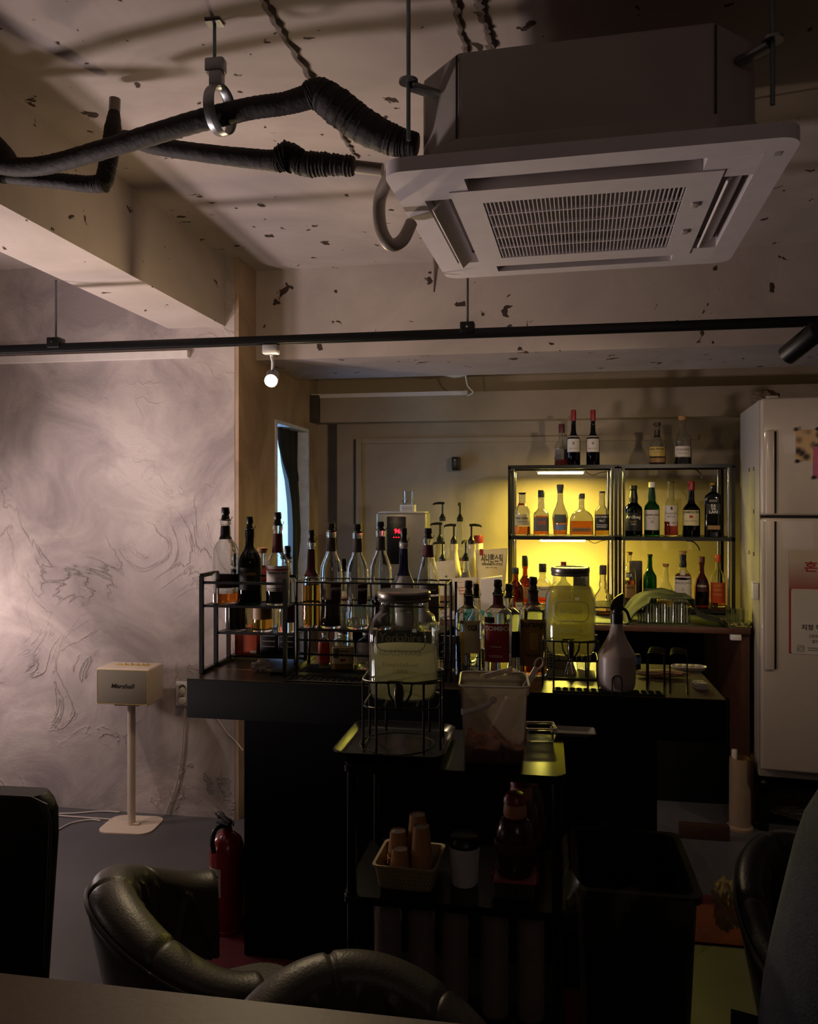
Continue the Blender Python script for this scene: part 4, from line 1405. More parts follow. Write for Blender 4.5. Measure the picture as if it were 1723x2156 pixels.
BH = .176
ringloft([rr_ring(bw * .88, bw * .88, .016, 0), rr_ring(bw * .90, bw * .90, .018, .004), rr_ring(bw, bw, .02, BH - .018), rr_ring(bw + .004, bw + .004, .02, BH - .018), rr_ring(bw + .004, bw + .004, .02, BH),
          rr_ring(bw + .001, bw + .001, .02, BH), rr_ring(bw - .002, bw - .002, .02, BH - .02), rr_ring(bw * .90 - .002, bw * .90 - .002, .018, .005), rr_ring(bw * .8, bw * .8, .018, .003)], MB()).build('bucket_body', M_pp, t)
MB().tube(rr_ring(bw + .004, bw + .004, .02, BH + .001), .0026, n=8, closed=True, caps=False).build('rim', M_ppw, t)
m = MB()
yb = -bw - .0075
hp_ = [(-bw * .98, yb + .003, BH - .055), (-bw * .8, yb, BH - .055), (-bw * .2, yb, BH - .040), (-.002, yb + .001, BH - .027)]
for a, b in zip(hp_, hp_[1:]):
    pass
P = spl(hp_, 6)
for z_, y_ in ((0, 0),):
    vs0 = [(p.x, p.y, p.z - .007) for p in P]
    m.grid(lambda u, v: Vector((P[int(round(u * (len(P) - 1)))].x, P[int(round(u * (len(P) - 1)))].y, P[int(round(u * (len(P) - 1)))].z + (v - .5) * .012)), len(P), 3)
m.build('bail_handle', M_ppw, t, solid=.003)
MB().lathe([(0, 0), (.009, 0), (.009, .004), (0, .004)], (-.002, yb + .004, BH - .027), n=14, M=Matrix.Rotation(R(90), 4, 'X')).build('handle_button', M_ppw, t)
MB().box((.012, bw - .006, BH + .002), (.07, .004, .012), bev=.001, M=Matrix.Rotation(R(-16), 4, 'Y')).build('bail_handle', M_ppw, t)
MB().box((bw * .965, 0, .085), (.0015, .09, .10)).build('side_label', W_['red'], t, smooth=False)
MB().grid(lambda u, v: Vector(((u - .5) * bw * 1.68, (v - .5) * bw * 1.68, .036 + .012 * math.sin(u * 9 + 2) * math.cos(v * 7) + random.uniform(-.005, .006))), 26, 26).build('contents', mat('red_brown_powder', '#a05c48', rough=0.95, var=0.4, scale=120), t)['kind'] = 'stuff'
bot = [v for v in (0,)]
ringloft([rr_ring(bw * .86, bw * .86, .016, .0055), rr_ring(bw * .885, bw * .885, .018, .034)], MB()).build('contents_mass', mat('red_brown_powder', '#7d4436'), t)
# scoop
sc = thing('ice_scoop', 'clear plastic scoop standing in the translucent bucket', 'scoop', (bc.x + .012, bc.y + .012, KZ + .048), face_cam(bc) + R(8))
tilt = Matrix.Rotation(R(33), 4, 'Y') @ Matrix.Rotation(R(-10), 4, 'X')
m = MB()
m.grid(lambda u, v: tilt @ Vector(((u - .5) * .056 * (1 - .2 * (1 - v)), .014 * (2 * u - 1) ** 2, v * .085)), 9, 8)
m.build('blade', M_ppw, sc, solid=.002)
m = MB()
m.box(tilt @ Vector((0, .006, .130)), (.014, .006, .095), bev=.002, M=tilt)
m.build('handle', M_ppw, sc)
MB().tube([tilt @ Vector((.0095 * math.cos(a), .006, .190 + .014 * math.sin(a))) for a in [2 * pi * k / 18 for k in range(18)]], .0025, n=6, closed=True, caps=False).build('hanging_loop', M_ppw, sc)

# clear box and white tray at the back of the cart
p = at(1127, 1540, Z=KZ)
t = thing('food_box', 'small clear plastic box on the cart right behind the bucket', 'box', (-.015, 2.02, KZ + .0008), R(8))
ringloft([rr_ring(.030, .024, .008, 0), rr_ring(.034, .028, .008, .030), rr_ring(.037, .031, .008, .030), rr_ring(.037, .031, .008, .033), rr_ring(.032, .026, .008, .033), rr_ring(.029, .023, .008, .003)], MB()).build('box_body', M_clr, t)
MB().tube(rr_ring(.037, .031, .008, .034), .0018, n=6, closed=True, caps=False).build('box_rim', M_ppw, t)
p = at(1163, 1545, Z=KZ + .006)
t = tag(ringloft([rr_ring(.040, .022, .006, 0), rr_ring(.052, .030, .008, .010), rr_ring(.055, .032, .008, .010), rr_ring(.052, .030, .008, .012), rr_ring(.040, .022, .006, .002)], MB()).build('food_tray', mat('grey_white_tray', '#77726b', rough=0.4), loc=(.068, 2.075, KZ + .0012)),
        'shallow pale tray jutting from the back right corner of the cart', 'tray')

# ------------------------------------------------------------------ on the middle shelf of the cart
S2 = .6635
bk = at(862, 1850, Y=1.855)
M_bask = mat('beige_woven_plastic', '#8f7f62', rough=0.6, var=0.1)
t = thing('basket', 'beige woven plastic basket holding paper cups on the cart shelf', 'basket', (bk.x, 1.862, S2), R(-2))
ringloft([rr_ring(.062, .060, .012, 0), rr_ring(.071, .070, .014, .052), rr_ring(.075, .074, .014, .052), rr_ring(.075, .074, .014, .056), rr_ring(.069, .068, .014, .055), rr_ring(.060, .058, .012, .004)], MB()).build('basket_body', M_bask, t)
m = MB()
for j in range(5):
    z = .012 + j * .009
    hw = .062 + .009 * z / .052 + .0008
    for k in range(17):
        x = -.055 + k * .0069
        m.box((x + (j % 2) * .003, -hw * .985, z), (.005, .003, .006))
o = m.build('weave', M_bask, t, smooth=False)
o['kind'] = 'stuff'
M_kraft = mat('kraft_paper_cup', '#a87b4e', rough=0.75, var=0.06)
CUPG = 'kraft paper cups in the basket'


def cup_mesh():
    H, r0, r1 = .062, .0180, .0245     # inverted: wide rim down
    return MB().lathe([(r1 - .0006, .0), (r1 + .0014, .0), (r1 + .0014, .003), (r1 - .0003, .0035), (r0 + .0006, H), (r0, H), (r0 - .0006, H - .004), (0, H - .004), (0, H - .0045), (r0 - .0006, H - .0045), (r1 - .0006, 0)], n=22)


cup0 = None
stacks = ((-.024, .022, 5, 'left rear', .014), (.0065, .040, 10, 'tallest', .014), (.040, -.002, 10, 'right', .0), (-.013, -.036, 2, 'front', .0))
stacks = ((-.031, .015, 6, 'left'), (.014, .029, 11, 'rear'), (.031, -.019, 10, 'right'), (-.018, -.030, 3, 'front'))
for sx, sy, cnt, nm in stacks:
    for k in range(cnt):
        if cup0 is None:
            cup0 = cup_mesh().build('paper_cup', M_kraft)
            c = cup0
        else:
            c = cup0.copy()
            COL.objects.link(c)
        c.location = (bk.x + sx, 1.862 + sy, S2 + .0046 + k * .0073)
        topmost = k == cnt - 1
        if topmost:
            MB().lathe([(0, .0584), (.0165, .0584), (.0165, .0592), (0, .0592)], n=18).build('cup_base', CP['white'], c)
        tag(c, ('topmost upturned brown paper cup of the %s stack in the basket' % nm) if topmost else ('%s brown paper cup from the top in the %s stack of the basket' % (ORD[cnt - 1 - k], nm)), 'cup', CUPG)
# ribbed cup with black lid
cu = at(978, 1800, Y=1.86)
t = thing('ribbed_cup', 'white ribbed paper cup with black lid between basket and red bottles', 'cup', (cu.x, cu.y, S2))
MB().lathe([(0, 0), (.029, 0), (.0345, .088), (.033, .088), (.028, .002), (0, .002)], n=30).build('cup_wall', mat('white_ribbed_paper', '#c8c4c6', rough=0.6), t)
m = MB()
for k in range(40):
    a = 2 * pi * k / 40
    m.tube([(.0293 * math.cos(a), .0293 * math.sin(a), .004), (.0345 * math.cos(a), .0345 * math.sin(a), .084)], .0011, n=4)
o = m.build('ribs', mat('white_ribbed_paper', '#8d8a8c'), t)
o['kind'] = 'stuff'
MB().lathe([(0, .0885), (.036, .0885), (.037, .094), (.034, .098), (.032, .110), (.029, .112), (0, .110)], n=30).build('lid', M_blkp, t)
# red syrup bottles with domed caps, in a row front to back; the front one stands on a clear box
M_rdr = mat('dark_red_drink', '#33090d', rough=0.2, var=0.1)
M_skin = mat('beige_cap_band', '#a5714d', rough=0.5)
M_cb = mat('red_cap_dome', '#701318', rough=0.35)
fb = at(1085, 1850, Y=1.835)
t = thing('food_container', 'clear box with red clips under the front red bottle', 'box', (fb.x, 1.835, S2), R(0))
ringloft([rr_ring(.040, .036, .008, 0), rr_ring(.046, .041, .010, .036), rr_ring(.043, .038, .01, .036), rr_ring(.038, .034, .008, .003)], MB()).build('box_body', mat('smoked_clear_plastic', '#b9b4ac', rough=0.15, trans=.9, ior=1.3, var=0), t)
MB().box((0, 0, .040), (.096, .086, .007), bev=.003).build('box_lid', mat('clear_red_lid', '#8c4a48', rough=0.3, var=.05), t)
for sx in (-1, 1):
    MB().box((sx * .050, 0, .034), (.006, .03, .018), bev=.002).build('clip', CP['red'], t)
for k in range(3):
    a = k * 2.4
    tag(MB().lathe([(0, 0), (.007, .002), (.009, .007), (.006, .012), (0, .014)], (fb.x + .024 * math.cos(a), 1.835 + .020 * math.sin(a), S2 + .0036), n=8).build('wrapped_sweet', (CP['red'], W_['green'], CP['white'])[k % 3]),
        ('red', 'green', 'white')[k % 3] + ' wrapped sweet inside the clear box under the red bottle', 'sweet')
for k, (px_, yy, zb, nm) in enumerate(((1085, 1.835, S2 + .0445, 'front'), (1098, 1.934, S2 + .0007, 'middle'), (1112, 2.028, S2 + .0007, 'rear'))):
    q = at(px_, 1700, Y=yy)
    t = thing('syrup_bottle', '%s barrel-shaped dark red bottle with red domed cap, of three in a row' % nm, 'bottle', (q.x, yy, zb), 0, 'red bottles on the cart')
    hgt = .128 + (.05 if k else 0)
    MB().lathe([(0, 0), (.037, 0), (.041, .008), (.0460, hgt * .45), (.043, hgt * .72), (.034, hgt * .94), (.024, hgt), (0, hgt)], n=26).build('bottle_body', M_rdr, t)
    MB().lathe([(.0463, hgt * .40), (.0470, hgt * .42), (.0468, hgt * .56), (.0455, hgt * .60)], n=26).build('label', W_['maroon'], t)
    MB().lathe([(0, hgt + .0005), (.025, hgt + .0005), (.027, hgt + .006), (.026, hgt + .020), (.024, hgt + .030)], n=24).build('cap_band', M_skin, t)
    MB().lathe([(.0248, hgt + .030), (.027, hgt + .031), (.026, hgt + .042), (.018, hgt + .052), (0, hgt + .056)], n=24).build('cap_dome', M_cb, t)
# wrapped cup stacks on the lowest shelf
S3 = .3705
M_cupd = mat('cup_stack_paper', '#5c4636', rough=0.7, var=0.1)
M_film = mat('clear_film', '#c8b8ae', rough=0.2, var=0, alpha=0.28)
for k, px_ in enumerate((818, 888, 958, 1042, 1118)):
    q = at(px_, 2050, Y=1.86)
    t = thing('cup_sleeve', ('first', 'second', 'third', 'fourth', 'fifth')[k] + ' from the left of the film-wrapped cup stacks on the lowest cart shelf', 'cup stack', (q.x, 1.86, S3), 0, 'wrapped cup stacks')
    pr = [(0, 0)]
    for j in range(26):
        z = .004 + j * .0068
        pr += [(.029, z), (.0310, z + .001), (.0310, z + .0035), (.029, z + .0045)]
    pr += [(.024, .235), (0, .235)]
    MB().lathe(pr, n=20).build('cups', M_cupd, t)
    MB().lathe([(.0322, .001)] + [(.0322 + random.uniform(0, .0015), .012 + j * .013) for j in range(16)] + [(.027, .242), (.012, .256), (.016, .268)], n=16).build('film', M_film, t)

# ------------------------------------------------------------------ things on the bar
BZ = BARZ + .0008
M_mat = mat('black_rubber_bar_mat', '#0b0b0b', rough=0.6)


def bar_mat(label, x0, x1, y0, y1):
    t = thing('bar_mat', label, 'mat', ((x0 + x1) / 2, (y0 + y1) / 2, BZ))
    MB().box((0, 0, .003), (x1 - x0, y1 - y0, .006), bev=.002).build('mat_sheet', M_mat, t)
    m = MB()
    nx, ny = int((x1 - x0) / .022), int((y1 - y0) / .022)
    for i in range(nx):
        for j in range(ny):
            m.lathe([(.006, .0062), (.0075, .0085), (.0085, .0062)], ((i + .5) / nx * (x1 - x0) * .96 - (x1 - x0) * .48, (j + .5) / ny * (y1 - y0) * .94 - (y1 - y0) * .47, 0), n=8)
    o = m.build('grip_rings', M_mat, t)
    o['kind'] = 'stuff'


bar_mat('black rubber bar mat in front of the bottle racks', -.86, -.42, 2.555, 2.638)
bar_mat('black rubber bar mat right of the glowing jar', .02, .36, 2.555, 2.60)
# crumpled tissue and cassette in the rack
M_tis = mat('white_tissue', '#a39890', rough=0.9, var=0.05)


def crumple(label, name, c, s, m_, n=14, seed=1, cat='tissue', rough=.35):
    rnd = random.Random(seed)
    mb = MB()
    tm = bmesh.new()
    bmesh.ops.create_icosphere(tm, subdivisions=3, radius=1)
    for v in tm.verts:
        k = 1 + rnd.uniform(-rough, rough)
        v.co = Vector((v.co.x * s[0] * k, v.co.y * s[1] * k, max(-.98, v.co.z * k) * s[2] + s[2]))
        if v.co.z < 0:
            v.co.z = 0
    mb._join(tm)
    o = mb.build(name, m_, smooth=True, angle=25)
    o.location = c
    return tag(o, label, cat)


p = at(545, 1412, Z=BARZ)
crumple('crumpled white tissue lying at the foot of the tube rack', 'tissue', (-.985, 2.69, BZ), (.030, .022, .020), M_tis, seed=4)
t = thing('card_holder', 'small metal-edged card holder beside the crumpled tissue', 'holder', (-.915, 2.668, BZ), R(10))
MB().box((0, 0, .006), (.055, .05, .010), bev=.003).build('holder_body', M_blkp, t)
MB().box((0, 0, .0118), (.05, .044, .0012)).build('top_plate', M_steel, t, smooth=False)
# boxes on the lowest rack tier
t3 = 0.9705
t = thing('carton', 'orange carton on the lowest rack tier', 'box', (-1.115, 2.905, t3), R(0))
MB().box((0, 0, .052), (.088, .06, .104), bev=.002).build('carton_body', mat('orange_carton', '#a03c14', rough=0.6), t)
MB().box((.03, -.0305, .012), (.024, .001, .010)).build('sticker', W_['white'], t, smooth=False)
for k, x in enumerate((-1.025, -.955)):
    t = thing('carton', ('left', 'right')[k] + ' black carton with pale print beside the orange carton', 'box', (x, 2.905, t3))
    MB().box((0, 0, .052), (.066, .06, .104), bev=.002).build('carton_body', M_blkp, t)
    for z in (.035, .055, .075):
        MB().box((0, -.0305, z), (.05, .0008, .003)).build('print_line', INK['grey'], t, smooth=False)
# garnish cards / black pump tops left behind the jar
# striped straw bundles
for k, (px, lab) in enumerate(((1018, 'left'), (1092, 'middle'), (1160, 'right'))):
    q = at(px, 1400, Y=2.90)
    for j in range(4):
        x = q.x + (j - 1.5) * .008
        t = thing('striped_straw', '%s black and white striped straw from the left in the %s straw group' % (ORD[j], lab), 'straw', (x, 2.90 + (j % 2) * .008, BZ), 0, '%s straw group' % lab)
        m1, m2 = MB(), MB()
        for s_ in range(13):
            (m1 if s_ % 2 else m2).lathe([(.003, .002 + s_ * .0052), (.003, .002 + (s_ + 1) * .0052)], n=8)
        m1.build('dark_stripe', INK['black'], t)
        m2.build('pale_stripe', CP['white'], t)
# small wire crate with white card behind the wire rack right end
t = thing('wire_crate', 'black grid crate with white paper inside at the right end of the rack', 'crate', (-.318, 2.885, BZ))
for z in (.03, .06, .09, .12):
    MB().tube([(-.05, -.06, z), (.05, -.06, z), (.05, .06, z), (-.05, .06, z)], .002, n=6, closed=True, caps=False).build('hoop', M_blk, t)
for k in range(5):
    MB().tube([(-.05 + k * .025, -.062, .002), (-.05 + k * .025, -.062, .122)], .002, n=6).build('upright', M_blk, t)
MB().box((0, -.045, .062), (.09, .012, .115)).build('paper_stack', W_['white'], t, smooth=False)
# black stir stick holder leaning
q = at(967, 1400, Y=2.665)
t = thing('menu_stand', 'narrow black stand leaning beside the yellow-labelled bottle', 'stand', (q.x, 2.665, BZ))
MB().box((0, 0, .075), (.012, .02, .15), bev=.002, M=Matrix.Rotation(R(-4), 4, 'Y')).build('blade', M_blkp, t)
MB().box((0.008, -.012, .012), (.03, .03, .024), bev=.004).build('foot', M_blkp, t)

# ------------------------------------------------------------------ spray bottle
q = at(1296, 1450, Z=BARZ)
q = at(1299, 1400, Y=2.61)
M_spw = mat('white_spray_plastic', '#a3958f', rough=0.35, var=0.03)
t = thing('spray_bottle', 'white spray bottle with black head in a wire holder on the bar', 'bottle', (q.x, 2.61, BZ), face_cam(q))
pr = [(0, 0), (.045, 0), (.052, .006), (.0565, .02), (.0585, .045), (.0585, .108), (.0575, .116), (.048, .135), (.034, .160), (.023, .185), (.019, .203), (.0185, .213), (0, .213)]
mb = MB()


def spray(u, v):
    f = v * (len(pr) - 1)
    k = min(int(f), len(pr) - 2)
    r = pr[k][0] + (pr[k + 1][0] - pr[k][0]) * (f - k)
    z = pr[k][1] + (pr[k + 1][1] - pr[k][1]) * (f - k)
    th = 2 * pi * u
    fl = 0
    if z > .125 and z < .2:
        fl = -.0016 * (0.5 + 0.5 * math.cos(10 * th)) * math.sin(pi * (z - .125) / .075)
    if z < .02:
        fl = -.004 * (0.5 + 0.5 * math.cos(8 * th)) * (1 - z / .02)
    return Vector(((r + fl) * math.cos(th), (r + fl) * math.sin(th), z))


mb.grid(spray, 64, 48, closed_u=True)
mb.build('bottle_body', M_spw, t)
m = MB()
m.lathe([(0, .2135), (.019, .2135), (.0195, .245), (.016, .248), (.016, .262), (0, .262)], n=20)
m.build('collar', M_blkp, t)
m = MB()
poly = [(-.020, .252), (.016, .252), (.020, .272), (.021, .312), (.012, .306), (-.004, .296), (-.017, .278)]
lo = [m.bm.verts.new((x, -.014, z)) for x, z in poly]
hi = [m.bm.verts.new((x, .014, z)) for x, z in poly]
m.bm.faces.new(lo)
m.bm.faces.new(list(reversed(hi)))
for k in range(len(poly)):
    j = (k + 1) % len(poly)
    m.bm.faces.new((lo[k], lo[j], hi[j], hi[k]))
bmesh.ops.bevel(m.bm, geom=list(m.bm.edges), offset=.004, segments=2, affect='EDGES')
m.build('spray_head', M_blkp, t)
MB().tube(spl([(.018, 0, .262), (.030, 0, .252), (.038, 0, .232), (.040, 0, .222)]), [.005] * 24 + [.003], n=6).build('trigger', M_blkp, t)
# wire loop holder in front of it
t = thing('wire_loop', 'small black wire arch standing in front of the spray bottle', 'holder', (q.x - .004, 2.546 + .006, BZ))
MB().tube([(-.0145, 0, .0), (-.0145, 0, .045)] + [(-.0145 * math.cos(a), 0, .045 + .0145 * math.sin(a)) for a in [pi * k / 10 for k in range(1, 10)]] + [(.0145, 0, .045), (.0145, 0, .0)], .002, n=8).build('arch', M_blk, t)

# jigger, green drip board under the jar, small cards
q = at(1204, 1410, Y=2.80)
q.y = 2.72
t = thing('cocktail_jigger', 'steel double-cone jigger under the yellow jar', 'jigger', (q.x - .003, 2.815, BZ + .0065))
MB().lathe([(0, 0), (.021, 0), (.021, .002), (.007, .045), (.006, .050), (.016, .075), (.015, .075), (.004, .05), (0, .05)], n=22).build('cones', M_chrome, t)
MB().box((q.x, 2.815, BZ + .003), (.16, .14, .006), bev=.002).build('cutting_board', mat('green_board', '#5a5a34', rough=0.5))
tag(bpy.context.scene.objects['cutting_board'], 'thin green board under the steel jigger below the yellow jar', 'board')
for k, (dx, w_, lab, m_) in enumerate(((-.045, .07, 'white card block behind the jigger on the left', W_['white']), (.045, .04, 'clear plastic cup behind the jigger on the right', M_clr))):
    if k == 0:
        tag(MB().box((q.x + dx, 2.93, BZ + .035), (w_, .02, .07), bev=.001).build('card_block', m_), lab, 'card')
    else:
        tag(MB().lathe([(0, 0), (.022, 0), (.032, .085), (.031, .085), (.021, .002), (0, .002)], (q.x + dx, 2.93, BZ), n=22).build('plastic_cup', m_), lab, 'cup')

# ------------------------------------------------------------------ two looped wire racks
M_wire = mat('black_coated_wire', '#0a0a0b', rough=0.25)
for k, (px, lab) in enumerate(((1384, 'left of two black arched wire racks on the bar'), (1432, 'right of two black arched wire racks on the bar'))):
    q = at(px, 1440, Y=2.66)
    t = thing('wire_rack', lab, 'rack', (q.x, 2.685, BZ), R(-9))
    hw, rr_, H = .026, .014, .125
    for j in range(5):
        y = -.085 + j * .042
        h = H - .003 * j
        pts = [(-hw, y, .003), (-hw, y, h - rr_)] + [(-hw + rr_ - rr_ * math.cos(a), y, h - rr_ + rr_ * math.sin(a)) for a in (R(22), R(45), R(67), R(90))] + \
              [(hw - rr_ + rr_ * math.sin(a), y, h - rr_ + rr_ * math.cos(a)) for a in (R(22), R(45), R(67), R(90))] + [(hw, y, h - rr_), (hw, y, .003)]
        MB().tube(pts, .0018, n=6).build('arch', M_wire, t)
    for sx in (-1, 1):
        MB().tube([(sx * hw, -.088, .003), (sx * hw, .085, .003)], .0024, n=6).build('base_wire', M_wire, t)
# paper packet, remote, plate, bottle of pills
q = at(1415, 1430, Z=BARZ)
crumple('folded beige paper packet lying between the wire racks', 'paper_packet', (q.x - .03, 2.835, BZ), (.085, .028, .013), mat('beige_paper', '#a8896a', rough=0.8, var=.1), seed=9, cat='packet', rough=.12)
q = at(1430, 1400, Z=BARZ)
t = thing('plate', 'white oval plate at the back of the bar behind the wire racks', 'plate', (q.x + .02, 2.98, BZ))
m = ringloft([rr_ring(.052, .028, .027, 0), rr_ring(.062, .034, .033, .012), rr_ring(.060, .032, .031, .014), rr_ring(.050, .026, .025, .004)], MB())
m.build('dish', M_wht, t)
for k in range(4):
    MB().box((-.035 + k * .022, 0, .0130), (.016, .036, .008), bev=.003).build('folded_napkin', W_['white'], t)
q = at(1476, 1452, Z=BARZ)
t = thing('remote_control', 'small white device with rounded end at the right of the bar', 'remote', (q.x, q.y + .012, BZ), R(8))
poly = [(-.021, .024), (-.021, -.012)] + [(-.021 * math.cos(a), -.012 - .021 * math.sin(a)) for a in [pi * k / 8 for k in range(1, 8)]] + [(.021, -.012), (.021, .024)]
m = MB().prism(poly, 0, .022)
bmesh.ops.bevel(m.bm, geom=list(m.bm.edges), offset=.004, segments=2, affect='EDGES')
m.build('device_body', M_wht, t)
for k in range(3):
    MB().box((-.012 + k * .012, .000, .0224), (.007, .003, .001)).build('button', INK['grey'], t, smooth=False)
q = at(1340, 1397, Y=3.0)
t = thing('small_can', 'small dark canister with blue band right of the spray bottle', 'can', (q.x, 2.98, BZ))
MB().lathe([(0, 0), (.014, 0), (.014, .045), (.011, .05), (0, .05)], n=16).build('can_body', M_blkp, t)
MB().lathe([(.0143, .015), (.0146, .016), (.0146, .038), (.0143, .039)], n=16).build('band', mat('blue_band', '#3f6ea8', rough=.4), t)

# ------------------------------------------------------------------ on the back counter
CT = CZ + .0013
# water boiler
q = at(843, 1100, Y=4.50)
M_sil = mat('silver_plastic', '#8f887c', rough=0.35, metal=0.35, var=0.05)
t = thing('water_boiler', 'silver water boiler with dark panel and red digits on the back counter', 'boiler', (q.x, 4.62, CT), face_cam(q) * .35)
bwid = .288
bh = at(843, 1080, Y=4.50).z - CT
MB().box((0, 0, bh / 2), (bwid, .26, bh), bev=.012, seg=3).build('boiler_body', M_sil, t)
MB().box((-.028, -.1335, bh - .155), (.108, .007, .27), bev=.003).build('front_panel', M_blkp, t)
MB().box((0, 0, bh + .003), (bwid - .02, .24, .006), bev=.002).build('lid_plate', M_wht, t)
M_red = mat('red_digits', '#ff2030', emit='#ff1020', estr=9, var=0)
lettering('96', .026, lambda x, z: Vector((-.022 + x, -.138, bh - .115 + z)), M_red, t, name='digits')
for k in range(4):
    MB().box((-.042 + k * .014, -.138, bh - .138), (.005, .002, .005)).build('indicator', M_red, t, smooth=False)
lettering('Coffee Water', .009, lambda x, z: Vector((-.028 + x, -.1378, bh - .055 + z)), INK['grey'], t)
for i in range(4):
    for j in range(4):
        MB().box((.085 + i * .014, -.1305, bh - .05 - j * .014), (.006, .002, .006)).build('vent_dot', M_acb, t, smooth=False)
light('boiler_digits_glow', 'AREA', tuple(t.location + Vector((-.02, -.16, bh - .11))), .05, (1, .05, .08), .04, aim=tuple(t.location + Vector((-.02, -1, bh - .11))))
# on the boiler: white box with bow, tall glass
t2 = thing('gift_box', 'small white box on top of the water boiler', 'box', (q.x + .035, 4.56, CT + bh + .0066))
MB().box((0, 0, .020), (.085, .06, .040), bev=.002).build('box_body', M_wht, t2)
for j in range(3):
    MB().box((.0, -.0303, .010 + j * .009), (.06, .0008, .003)).build('print_line', INK['grey'], t2, smooth=False)
m = MB()
for sx in (-1, 1):
    m.grid(lambda u, v: Vector((-.02 + sx * .022 * u, .0 + (v - .5) * .015, .041 + .022 * math.sin(pi * u * .6))), 6, 3)
m.build('bow', CP['brown'], t2, solid=.002)
t2 = thing('tall_glass', 'tall clear glass behind the white box on the boiler', 'glass', (q.x + .02, 4.665, CT + bh + .0066))
MB().lathe([(0, 0), (.030, 0), (.034, .12), (.032, .12), (.028, .006), (0, .006)], n=24).build('glass_wall', G['clear'], t2)

# syrup bottles with pump heads
def pump_bottle(label, px, ytop, Y, wpx, style, g, liq, labels, arm, glz=None):
    H_all = at(px, ytop, Y=Y).z - CT
    ph = .115
    zb = CT
    root = bottle('syrup_bottle', label, px, ytop + 0.0, wpx, Y, zb, style, g, liq, ('none', 'black', ph), None, labels)
    base = root.location
    H = H_all - ph
    m = MB()
    m.lathe([(0, H + .0006), (.019, H + .0006), (.0195, H + .022), (.013, H + .030), (.008, H + .044), (0, H + .044)], n=16)
    m.build('pump_collar', CP['black'], root)
    MB().tube([(0, 0, H + .04), (0, 0, H + ph - .008)], .0055, n=10).build('pump_stem', CP['black'], root)
    a = R(arm)
    dx, dy = math.cos(a), math.sin(a)
    MB().tube([(-dx * .012, -dy * .012, H + ph - .008), (dx * .02, dy * .02, H + ph - .006), (dx * .05, dy * .05, H + ph - .010), (dx * .058, dy * .058, H + ph - .018)], [.0075, .008, .006, .004], n=8).build('pump_spout', CP['black'], root)


pump_bottle('rear syrup bottle with pump pointing left, tallest at the boiler side', 932, 1057, 4.82, 34, 'syrup', 'clear', ('water', .5), [(.14, .5, 'white', 60, [('PEACH', .04, .36, 'red', .5)])], 180)
pump_bottle('rear syrup bottle with pump seen end on, with fruit label', 969, 1058, 4.82, 38, 'syrup', 'clear', ('red', .55), [(.12, .52, 'white', 60, [('Grapefruit', .04, .40, 'red', .7)]), (.2, .34, 'orange', 16, (), 22)], 262)
pump_bottle('white puree bottle with pump pointing left beside the boiler', 927, 1100, 4.70, 36, 'puree', 'cream', None, [(.2, .6, 'white', 55, [('APPLE', .05, .45, 'red', .6)]), (.30, .42, 'red', 14, (), 18)], 185)
pump_bottle('white puree bottle with pump pointing left, between two other pump bottles', 956, 1103, 4.60, 38, 'puree', 'cream', None, [(.2, .6, 'white', 40, [('LEMON', .05, .45, 'black', .6)])], 190)
pump_bottle('cream puree bottle with pump pointing right beside the cinnamon bag', 993, 1103, 4.56, 42, 'puree', 'cream', None, [(.16, .34, 'cream', 50, [('YUZU', .05, .22, 'black', .5)])], 0)
pump_bottle('front glass syrup bottle with pump stem, behind the white pouch', 932, 1140, 4.42, 36, 'syrup', 'ogreen', ('gold', .5), [(.14, .5, 'green', 60)], 200)
pump_bottle('front clear syrup bottle with pump stem and grey neck label', 981, 1137, 4.42, 34, 'syrup', 'clear', ('gold', .3), [(.60, .78, 'grey', 50), (.14, .45, 'cream', 60)], 250)
# red-capped can
q = at(1008, 1140, Y=4.78)
t = thing('spray_can', 'white can with bright red cap behind the cinnamon bag', 'can', (q.x, 4.78, CT))
hc_ = at(1008, 1127, Y=4.78).z - CT
MB().lathe([(0, 0), (.027, 0), (.027, hc_ - .05), (.025, hc_ - .046), (0, hc_ - .046)], n=22).build('can_body', CP['white'], t)
MB().lathe([(0, hc_ - .045), (.0275, hc_ - .045), (.0275, hc_ - .004), (.025, hc_), (0, hc_)], n=22).build('cap', CP['red'], t)


def pouch(name, label, px, ytop, wpx, Y, m_, cat='bag', ybase_w=1.0, lean=0.0, top_w=1.0, hb=None):
    q = at(px, 1000, Y=Y)
    tt = fwd(q)
    w_ = wpx * tt / FPX
    h = (hb if hb else at(px, ytop, Y=Y).z - CT)
    t = thing(name, label, cat, (q.x, Y, CT), face_cam(q))

    def f(u, v):
        a = 2 * pi * u
        prof = ybase_w + (top_w - ybase_w) * v
        bul = .034 * (1 - v ** 2.2) + .0015
        return Vector((math.cos(a) * w_ / 2 * prof, math.sin(a) * bul + lean * v * .05, h * v * (1 + .02 * math.cos(a))))
    m = MB().grid(f, 36, 14, closed_u=True)
    bv = sorted([v for v in m.bm.verts if v.co.z < 1e-6], key=lambda v: math.atan2(v.co.y, v.co.x))
    m.bm.faces.new(bv)
    m.build('pouch_body', m_, t)
    front = lambda x, z: Vector((x, -(.034 * (1 - (z / h) ** 2.2) + .0015) * math.sqrt(max(0, 1 - min(1, (x / (w_ / 2)) ** 2))) - .0014 + lean * z / h * .05, z))
    return t, front, w_, h


